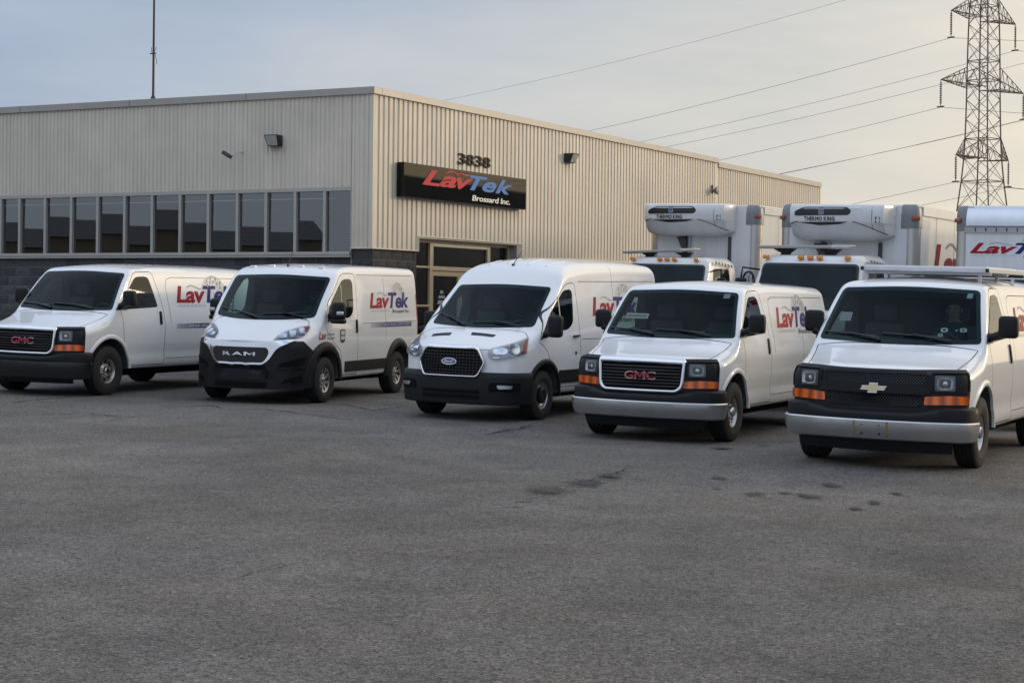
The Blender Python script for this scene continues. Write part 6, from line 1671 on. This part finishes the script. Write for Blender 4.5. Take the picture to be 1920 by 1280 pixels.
def reefer(t, zc, w, h, dep, xo=0.0):
    """refrigeration unit: bowed shell with two dark intake slots"""
    N = 24; K = 16; hw = w / 2; V = []; F = []
    prof = [(0.00, 1.0), (0.45, 1.0), (0.78, 0.985), (0.93, 0.95), (1.0, 0.86), (1.0, 0.70), (1.0, 0.54), (0.985, 0.475), (0.965, 0.455), (0.935, 0.42), (0.83, 0.28), (0.71, 0.155), (0.60, 0.06), (0.5, 0.015), (0.38, 0.0), (0.0, 0.0)]
    for i in range(N + 1):
        f = -1 + 2 * i / N; x = f * hw
        for dq, zq in prof:
            bow = 1 - 0.16 * abs(f) ** 2.2 - 0.50 * max(0, (abs(f) - 0.86) / 0.14) ** 2.2
            low = 0.16 * max(0, (abs(f) - 0.6) / 0.4) ** 2 if zq < 0.45 else 0.0
            V.append((x, -dep * dq * bow + 0.002, zc - h / 2 + h * (zq + low * (1 - zq))))
    k = len(prof)
    for i in range(N):
        for j in range(k - 1): F.append((i * k + j, i * k + j + 1, (i + 1) * k + j + 1, (i + 1) * k + j))
    F += [tuple(range(k)), tuple(N * k + j for j in range(k - 1, -1, -1))]
    V = [(a + xo, b_, c_) for a, b_, c_ in V]
    u = mesh('cooling_unit', V, F, REEFER, t, 35, recalc=True)
    me = u.data; bv = BVHTree.FromPolygons([v.co for v in me.vertices], [tuple(p.vertices) for p in me.polygons])
    vn = [Vector(q.vector) for q in me.vertex_normals]; po = [tuple(p.vertices) for p in me.polygons]
    def fr(x, z):
        h_ = bv.ray_cast(Vector((x + xo, -9, z)), Vector((0, 1, 0)))
        if h_[0] is None: h_ = bv.find_nearest(Vector((x + xo, -dep, z)))
        return h_[0], Vector((0, -1, 0))
    zt = zc + h / 2
    panel('intake_grille', ccw(round_poly([(-hw * .80, zt - h * .34), (hw * .28, zt - h * .32), (hw * .34, zt - h * .22), (hw * .26, zt - h * .10), (-hw * .60, zt - h * .10), (-hw * .80, zt - h * .22)], 0.05, 4)), fr, 0.008, 0.02, mat('grille_black', (0.010, 0.010, 0.011), 0.35), u, 0.12)
    panel('intake_slot', ccw(round_poly([(-hw * .72, zt - h * .52), (-hw * .30, zt - h * .60), (hw * .10, zt - h * .57), (hw * .28, zt - h * .50)], 0.025, 4)), fr, 0.008, 0.02, mat('grille_black', (0.010, 0.010, 0.011), 0.35), u, 0.12)
    V2, F2 = text_geo('THERMO KING', bold=0.034); decal(fit(V2, -hw * .60, hw * .02, zt - h * .485, zt - h * .365), F2, fr, LBLACK, 'unit_lettering', u, 0.15, 0.008)
    e = rect(-hw * .30, -hw * .20, zt - h * .30, zt - h * .13, 0.006, 1); bp_ = panel('unit_emblem', e, fr, 0.014, 0.01, mat('emblem_pale_blue', (0.36, 0.42, 0.50), 0.4), u, 0)
    for i in range(3):
        panel('emblem_stroke', rect(-hw * (.285 - .028 * i), -hw * (.268 - .028 * i), zt - h * .28, zt - h * .16, 0.001, 1), fr, 0.017, 0.005, mat('emblem_navy', (0.05, 0.07, 0.11), 0.4), bp_, 0)
    # parting lines
    pts = [fr(hw * (0.36 + 0.60 * i / 14), zt - h * (0.50 + 0.34 * (i / 14) ** 1.3)) for i in range(15)]
    V, F = sweep([p[0] for p in pts], [p[1] for p in pts], [(-0.008, -0.01), (0.008, -0.01), (0.008, 0.006), (-0.008, 0.006)]); mesh('parting_line', V, F, GRIME, u, recalc=True)
    pts = [fr(-hw * (0.96 - 0.24 * i / 8), zt - h * (0.60 - 0.10 * math.sin(PI / 2 * i / 8))) for i in range(9)]
    V, F = sweep([p[0] for p in pts], [p[1] for p in pts], [(-0.008, -0.01), (0.008, -0.01), (0.008, 0.006), (-0.008, 0.006)]); mesh('parting_line', V, F, GRIME, u, recalc=True)
    pts = [fr(hw * 0.72, zt - h * (0.10 + 0.62 * i / 8)) for i in range(9)]
    V, F = sweep([p[0] for p in pts], [p[1] for p in pts], [(-0.004, -0.01), (0.004, -0.01), (0.004, 0.004), (-0.004, 0.004)]); mesh('parting_line', V, F, GRIME, u, recalc=True)
    st = panel('unit_sticker', rect(hw * .78, hw * .86, zt - h * .52, zt - h * .36, 0.003, 1), fr, 0.006, 0.004, mat('sticker_blue', (0.05, 0.09, 0.14), 0.5), u, 0)
    return u
def plank(t, x0, x1, y0, z, tilt=0.02):
    V = MB().cbox(x0, x1, y0 - 0.16, y0 + 0.16, z, z + 0.05, 0.014, M=Matrix.Rotation(-tilt, 4, 'Y'))
    o = V.build('roof_board', mat('board_grey', (0.34, 0.33, 0.31), 0.6), t)
    MB().cbox(x1 - 0.34, x1, y0 - 0.163, y0 + 0.163, z + .002, z + 0.055, 0.014, M=Matrix.Rotation(-tilt, 4, 'Y')).build('board_end', mat('board_pale', (0.55, 0.52, 0.46), 0.6), o)
    for x in (x0 + 0.42, x1 - 0.42):
        MB().prism([(x - 0.22, z - 0.01), (x + 0.18, z - 0.01), (x + 0.06, z - 0.10), (x + 0.10, z - 0.16), (x - 0.12, z - 0.16), (x - 0.06, z - 0.09)], 1, y0 - 0.05, y0 + 0.08).build('bracket', BLACKPL, o)
GT = 'white box trucks parked behind the vans'
def box_truck(X, Y, a, H, label, W=2.55, L=6.2, roofz=2.55, text=False, variant=0):
    t = tag(empty('box_truck', tground(X, Y, a)), label, 'truck', GT)
    truck_box(t, W, L, H, 1.0)
    cab = truck_cab(t, 1.98, roofz, 1.0, -1.95)
    reefer(t, H - 0.335, 2.02 if variant else 1.86, 0.70 if variant else 0.65, 0.62, -0.27 if variant else -0.05)
    plank(t, -1.0 , 0.66, -1.55, roofz + 0.11, 0.015 if not variant else 0.05)
    for x, w in ((-0.42, 0.10), (0.62, 0.06), (-0.30, 0.03)):
        b = MB().box(x - w / 2, x + w / 2, -0.05, -0.002, 1.6, H - 0.68)
        if w > 0.09: b.prism([(x - 0.16, H - 0.70), (x + 0.05, H - 0.70), (x + 0.05, H - 1.15)], 1, -0.12, -0.052)
        b.build('unit_strut' if w > 0.05 else 'drain_pipe', GRIME if w > 0.05 else RIVET, t)
    MB().tube([(W / 2 - 0.12, -0.10, H - 1.5), (W / 2 - 0.12, -0.10, 1.2)], 0.055, 10).build('exhaust_stack', HUBCHR, t, 60)
    mb = MB(); ring = [(W / 2 - 0.16 + 0.13 * math.cos(2 * PI * i / 18), -0.12, H - 1.62 + 0.19 * math.sin(2 * PI * i / 18)) for i in range(19)]
    mb.tube(ring, 0.022, 6); mb.build('hose_loop', BLACKPL, t, 60)
    # dark scuffed graphics on the cab roof corner
    b = MB(); q_ = 0.0
    for k in range(6):
        y = -1.62 + 0.17 * k; zz = roofz - 0.10 - 0.012 * k
        b.add([(0.965, y, zz - 0.03), (0.965, y + 0.11, zz - 0.035), (0.93, y + 0.13, zz + 0.028), (0.93, y + 0.03, zz + 0.03)], [(0, 1, 2, 3)])
    b.build('cab_graphic', LBLACK, t, recalc=False)['kind'] = 'stuff'
    if text:
        def sidep(y, z): return Vector((W / 2 + 0.001, y, z)), Vector((1, 0, 0))
        logo(None, t, 1.0, 5.4, 2.05, 2.86, globe=None, strip=None, sub=False, prj=sidep, shear=0.25)
    return t
box_truck(4.11, 39.41, 0.5, 3.72, 'white refrigerated box truck nearest the building wall', text=False, variant=1)
box_truck(5.92, 32.29, 0.5, 3.49, 'white refrigerated box truck with a big red letter on its side, middle of three', text=True)
# third truck: plain front with a rolled aluminium nose
t = tag(empty('box_truck', tground(8.36, 29.25, 0.5)), 'white box truck with a rounded aluminium roof nose and small lettered front panel', 'truck', GT)
H3, W3 = 3.40, 2.55
truck_box(t, W3, 6.0, H3, 1.0, nose=True); truck_cab(t, 1.98, 2.35, 1.0, -1.95)
V = []; F = []; n = 12; NX = 16
for i in range(n + 1):
    an = PI / 2 * i / n
    for k in range(NX + 1): V.append((-W3 / 2 + 0.20 + (W3 - 0.40) * k / NX, 0.16 - 0.20 * math.cos(an) - 0.02, H3 - 0.33 + 0.34 * math.sin(an)))
for i in range(n):
    for k in range(NX): F.append((i * (NX + 1) + k, i * (NX + 1) + k + 1, (i + 1) * (NX + 1) + k + 1, (i + 1) * (NX + 1) + k))
mesh('roof_nose', V, F, mat('brushed_aluminium', (0.62, 0.64, 0.68), 0.34, 1.0, noise=0.06), t, 180)
MB().box(-W3 / 2 + .17, W3 / 2 - .17, -0.03, 0.0, H3 - 0.44, H3 - 0.34).build('seam_strip', RIVET, t)
b = MB(); 
for k in range(12):
    x = -W3 / 2 + 0.35 + 0.17 * k; b.cbox(x - 0.010, x + 0.010, -0.038, -0.028, H3 - 0.42, H3 - 0.36, 0.003, seg=1)
b.build('seam_rivets', GRIME, t)['kind'] = 'stuff'
def frontp(x, z): return Vector((x, -0.002, z)), Vector((0, -1, 0))
def fl(y, z): return frontp(y, z)
logo(None, t, -1.02, 0.55, 2.62, 2.80, globe=(-0.06, 2.82, 0.10), strip=None, sub=True, prj=fl, shear=0.4)

# ------------------------------------------------------------------ power line: lattice pylon and wires
PYX, PYY = 41.0, 158.0; pz = ground_z(PYX, PYY); AZ = math.radians(44.3)
pyl = tag(empty('transmission_tower', Matrix.Translation((PYX, PYY, pz)) @ Matrix.Rotation(AZ, 4, 'Z')), 'rust brown steel lattice pylon with three pairs of arms at the right', 'pylon')
STL = mat('pylon_steel', (0.20, 0.15, 0.11), 0.7, 0.3, noise=0.3, nscale=0.8)
hsz = pchip([0, 10.5, 16, 28, 31, 33.4], [3.2, 1.55, 1.12, 0.90, 0.55, 0.06])
def beam(b, p, q, r): b.tube([p, q], r, 4, caps=False)
legs = MB(); br = MB(); CR = [(-1, -1), (1, -1), (1, 1), (-1, 1)]
zl = [0, 4, 7.5, 10.6, 13.0, 15.0, 16.7, 18.4, 20.1, 21.8, 23.5, 25.1, 26.7, 28.3, 29.9, 31.6, 33.4]
for (cx_, cy_) in CR:
    legs.tube([(cx_ * hsz(z), cy_ * hsz(z), z) for z in zl], 0.072, 4)
legs.build('legs', STL, pyl)
for i in range(len(zl) - 1):
    z0, z1 = zl[i], zl[i + 1]; s0, s1 = hsz(z0), hsz(z1)
    for k in range(4):
        a, c = CR[k], CR[(k + 1) % 4]
        beam(br, (a[0] * s0, a[1] * s0, z0), (c[0] * s1, c[1] * s1, z1), 0.025); beam(br, (c[0] * s0, c[1] * s0, z0), (a[0] * s1, a[1] * s1, z1), 0.032)
        if i in (4, 6, 9, 10, 13, 14, 2): beam(br, (a[0] * s0, a[1] * s0, z0), (c[0] * s0, c[1] * s0, z0), 0.038)
br.build('bracing', STL, pyl)
tips = []
for zt, ln, up in ((15.05, 4.3, 1.75), (21.25, 6.75, 1.7), (27.3, 5.25, 1.7)):
    for sg in (1, -1):
        b = MB(); s0, s1 = hsz(zt - 0.15), hsz(zt + up); tip = Vector((sg * ln, 0, zt))
        A0 = [Vector((sg * s0, k * s0, zt - 0.15)) for k in (1, -1)]; A1 = [Vector((sg * s1, k * s1, zt + up)) for k in (1, -1)]
        for p in A0 + A1: beam(b, p, tip, 0.045)
        nseg = 5
        for q in range(nseg):
            f, g = q / nseg, (q + 0.5) / nseg
            for k in (0, 1):
                beam(b, A0[k].lerp(tip, f), A1[k].lerp(tip, g), 0.025); beam(b, A1[k].lerp(tip, g), A0[k].lerp(tip, (q + 1) / nseg), 0.032)
            beam(b, A0[0].lerp(tip, f), A0[1].lerp(tip, g), 0.024); beam(b, A0[1].lerp(tip, g), A0[0].lerp(tip, (q + 1) / nseg), 0.03)
        b.build('cross_arm', STL, pyl)
        ins = MB(); L_ = 2.3; pr = [(0.03, zt)]
        for q in range(12): z = zt - 0.25 - q * (L_ - 0.45) / 12; pr += [(0.04, z), (0.13, z - 0.06), (0.04, z - 0.10)]
        pr.append((0.03, zt - L_)); ins.lathe(pr, 8, axis=2, c=(sg * ln, 0, 0)); ins.tube([(sg * ln, -0.35, zt - L_), (sg * ln, 0.35, zt - L_)], 0.06, 6)
        ins.build('insulator', mat('insulator_grey', (0.06, 0.05, 0.05), 0.4), pyl, 40)
        tips.append((sg * ln, zt - L_ - 0.05))
tips += [(0.4, 32.6)]
tips += [(11.0, 25.0), (12.0, 19.9)]
MP = Matrix.Translation((PYX, PYY, pz)) @ Matrix.Rotation(AZ, 4, 'Z')
WIRE = mat('wire_dark', (0.05, 0.048, 0.048), 0.6)
desc = {15.05: 'lower', 21.25: 'middle', 27.3: 'upper'}
for i, (xo, zo) in enumerate(tips):
    lab = ('thin wire of a second line entering beyond the right edge, %s of the two' % ('upper' if zo > 22 else 'lower')) if xo > 8 else ('topmost thin ground wire running from the pylon peak over the building' if zo > 30 else
           'dark sagging wire from the %s %s arm of the pylon towards the building roof' % (('lower', 'middle', 'upper')[0 if zo < 14 else 1 if zo < 20 else 2], 'right' if xo > 0 else 'left'))
    mb = MB(); sag = 9.5 if zo < 30 else 9.0
    for sgn in (1, -1):
        P = []
        for q in range(41):
            f = q / 40; P.append(MP @ Vector((xo, sgn * 250 * f, zo - 4 * sag * f * (1 - f) + (0 if sgn > 0 else 3 * f))))
        mb.tube(P, 0.017 if zo < 30 else 0.013, 5, caps=False)
    tag(mb.build('power_line', WIRE, None, 80, recalc=False), lab, 'wire', 'wires strung from the pylon')

# ------------------------------------------------------------------ extras on the vans
# roof rack on the nearest van
RACK = mat('rack_white', (0.62, 0.63, 0.64), 0.45, noise=0.08)
rk = MB().cbox(-0.66, 0.76, 1.05, 2.75, 2.165, 2.20, 0.008).build('roof_rack_board', RACK, v5)
MB().cbox(-0.67, 0.77, 1.01, 1.06, 2.135, 2.19, 0.012).build('rack_front_rail', RACK, rk)
for sg, x in ((-1, -0.68), (1, 0.775)):
    MB().cbox(x - 0.022, x + 0.022, 1.0, 4.3, 2.13, 2.185, 0.008).build('rack_side_rail', RACK, rk)
    MB().cbox(x - 0.02, x + 0.02, 0.985, 1.0, 2.135, 2.18, 0.004).build('rail_end_cap', TRIMBLK, rk)
for y in (1.15, 2.1, 3.05, 4.1):
    MB().cbox(-0.70, 0.79, y - 0.025, y + 0.025, 2.10, 2.135, 0.006).build('rack_crossbar', TRIMBLK if y > 3 else RACK, rk)
    for sg in (1, -1):
        co, nn = EX.top(sg * 0.66, y); MB().tube([co, Vector((sg * 0.66, y, 2.11))], 0.022, 6).build('rack_foot', RACK, rk)
# papers and stickers behind or on the windscreens
def fpaper(name, van, x0, x1, z0, z1, m=PAPER, off=0.009):
    return panel(name, rect(x0, x1, z0, z1, 0.003, 1), EX.front, off, 0, m, van, 0.08)
SIGNP = mat('paper_greenish', (0.16, 0.20, 0.18), 0.7); 
p_ = fpaper('windscreen_notice', v4, -0.68, -0.34, 1.545, 1.615, SIGNP)
V2, F = [], []
for k in range(9):
    q = len(V2); a = -0.66 + 0.034 * k; V2 += [(a, 1.565), (a + 0.022, 1.565), (a + 0.022, 1.59 + 0.008 * (k % 2)), (a, 1.59 + 0.008 * (k % 2))]; F.append((q, q + 1, q + 2, q + 3))
decal(V2, F, EX.front, LBLACK, 'notice_marks', p_, 0, 0.011)
fpaper('windscreen_sticker', v4, 0.60, 0.685, 1.845, 1.905, mat('sticker_dim', (0.10, 0.135, 0.135), 0.6))
fpaper('windscreen_sticker', v5, 0.655, 0.715, 1.83, 1.885, mat('sticker_teal', (0.09, 0.17, 0.16), 0.6)); fpaper('windscreen_sticker', v5, -0.72, -0.58, 1.54, 1.64, mat('sticker_dim', (0.10, 0.135, 0.135), 0.6))
STK = mat('sticker_cyan', (0.11, 0.21, 0.215), 0.6)
for a, b, r in ((0.50, 1.475, 0.036), (0.47, 1.42, 0.024), (0.70, 1.48, 0.034), (0.63, 1.475, 0.012)):
    P = [(a + r * (1 + .2 * (i % 3)) * math.cos(2 * PI * i / 12), b + r * .7 * math.sin(2 * PI * i / 12)) for i in range(12)]
    Q = [(a + r * .45 * math.cos(2 * PI * i / 12), b + r * .3 * math.sin(2 * PI * i / 12)) for i in range(12)]
    ring_panel('windscreen_sticker', P, Q, EX.front, 0.009, 0, STK, v5)
# driver seated in the nearest van: one skinned body
def driver(van):
    pts = []; ed = []; rad = []
    def add(p, r, prev=None):
        pts.append(p); rad.append(r)
        if prev is not None: ed.append((prev, len(pts) - 1))
        return len(pts) - 1
    X = 0.42
    pel = add((X, 1.00, 0.98), (0.17, 0.13)); ab = add((X, 1.03, 1.16), (0.155, 0.12), pel); ch = add((X, 1.04, 1.36), (0.185, 0.125), ab)
    sh = add((X, 1.02, 1.49), (0.15, 0.09), ch); nk = add((X, 1.0, 1.57), (0.058, 0.058), sh); jw = add((X, 0.965, 1.635), (0.062, 0.072), nk); md = add((X, 0.968, 1.69), (0.078, 0.092), jw); sk = add((X, 0.975, 1.75), (0.080, 0.098), md); tp = add((X, 0.985, 1.80), (0.045, 0.055), sk)
    for sg in (1, -1):
        s_ = add((X + sg * 0.19, 1.02, 1.46), (0.065, 0.065), sh); e_ = add((X + sg * 0.25, 0.85, 1.24), (0.05, 0.05), s_); w_ = add((X + sg * 0.19, 0.68, 1.30), (0.034, 0.034), e_)
        h_ = add((X + sg * 0.175, 0.63, 1.335), (0.036, 0.024), w_)
        for k in range(4):
            f0 = add((X + sg * (0.15 + 0.018 * k), 0.60, 1.355 - 0.004 * abs(k - 1)), (0.010, 0.010), h_); f1 = add((X + sg * (0.15 + 0.018 * k), 0.585, 1.335), (0.009, 0.009), f0); add((X + sg * (0.15 + 0.018 * k), 0.60, 1.318), (0.008, 0.008), f1)
        t0 = add((X + sg * 0.14, 0.635, 1.33), (0.011, 0.011), h_); add((X + sg * 0.125, 0.61, 1.32), (0.009, 0.009), t0)
        k_ = add((X + sg * 0.12, 0.60, 0.98), (0.075, 0.075), pel); add((X + sg * 0.13, 0.45, 0.70), (0.05, 0.05), k_)
    me = bpy.data.meshes.new('person'); me.from_pydata(pts, ed, []); o = bpy.data.objects.new('person', me); C.objects.link(o)
    sk_ = o.modifiers.new('skin', 'SKIN'); o.modifiers.new('sub', 'SUBSURF').levels = 2
    for v, r in zip(me.skin_vertices[0].data, rad): v.radius = r
    me.skin_vertices[0].data[0].use_root = True
    m2 = bpy.data.meshes.new_from_object(o.evaluated_get(bpy.context.evaluated_depsgraph_get())); bpy.data.objects.remove(o)
    m2.materials.clear(); SKN = mat('skin', (0.36, 0.21, 0.15), 0.5); SHT = mat('dark_jacket', (0.03, 0.032, 0.04), 0.8)
    m2.materials.append(SHT); m2.materials.append(SKN)
    m2.polygons.foreach_set('material_index', [1 if (p.center.z > 1.56 or (p.center.y < 0.67 and p.center.z > 1.25)) else 0 for p in m2.polygons]); m2.polygons.foreach_set('use_smooth', [True] * len(m2.polygons))
    t = link('person', m2); t.matrix_world = van.matrix_world.copy() if False else frame(*VANP[5])
    tag(t, 'person in a dark jacket sitting at the wheel of the nearest van', 'person')
    HR = mat('hair_dark', (0.02, 0.016, 0.013), 0.7)
    V = []; F = []; n = 14
    for i in range(7):
        a = PI / 2 * i / 6
        for k in range(n): V.append((X + 0.092 * math.cos(2 * PI * k / n) * math.cos(a), 0.992 + 0.112 * math.sin(2 * PI * k / n) * math.cos(a) , 1.725 + 0.095 * math.sin(a) + (0.035 if math.sin(2 * PI * k / n) < -0.3 else -0.05 * math.sin(2 * PI * k / n)) * math.cos(a)))
    for i in range(6):
        for k in range(n): F.append((i * n + k, i * n + (k + 1) % n, (i + 1) * n + (k + 1) % n, (i + 1) * n + k))
    mesh('hair', V, F, HR, t, 80, recalc=True)
    b = MB(); b.prism([(0.885, 1.70), (0.862, 1.665), (0.89, 1.655)], 0, X - 0.014, X + 0.014); b.build('nose', SKN, t, 80)
    for sg in (1, -1):
        MB().lathe([(0.0, -0.004), (0.009, 0.0), (0.0, 0.004)], 8, axis=1, c=(X + sg * 0.030, 0.886, 1.712)).build('eye', DARK, t, 80)
        MB().cbox(X + sg * 0.083 - 0.008, X + sg * 0.083 + 0.008, 0.965, 1.0, 1.66, 1.72, 0.006).build('ear', SKN, t, 80)
    MB().cbox(X - 0.024, X + 0.024, 0.888, 0.896, 1.622, 1.63, 0.003).build('mouth', mat('lips', (0.22, 0.09, 0.08), 0.5), t, 80)
driver(v5)
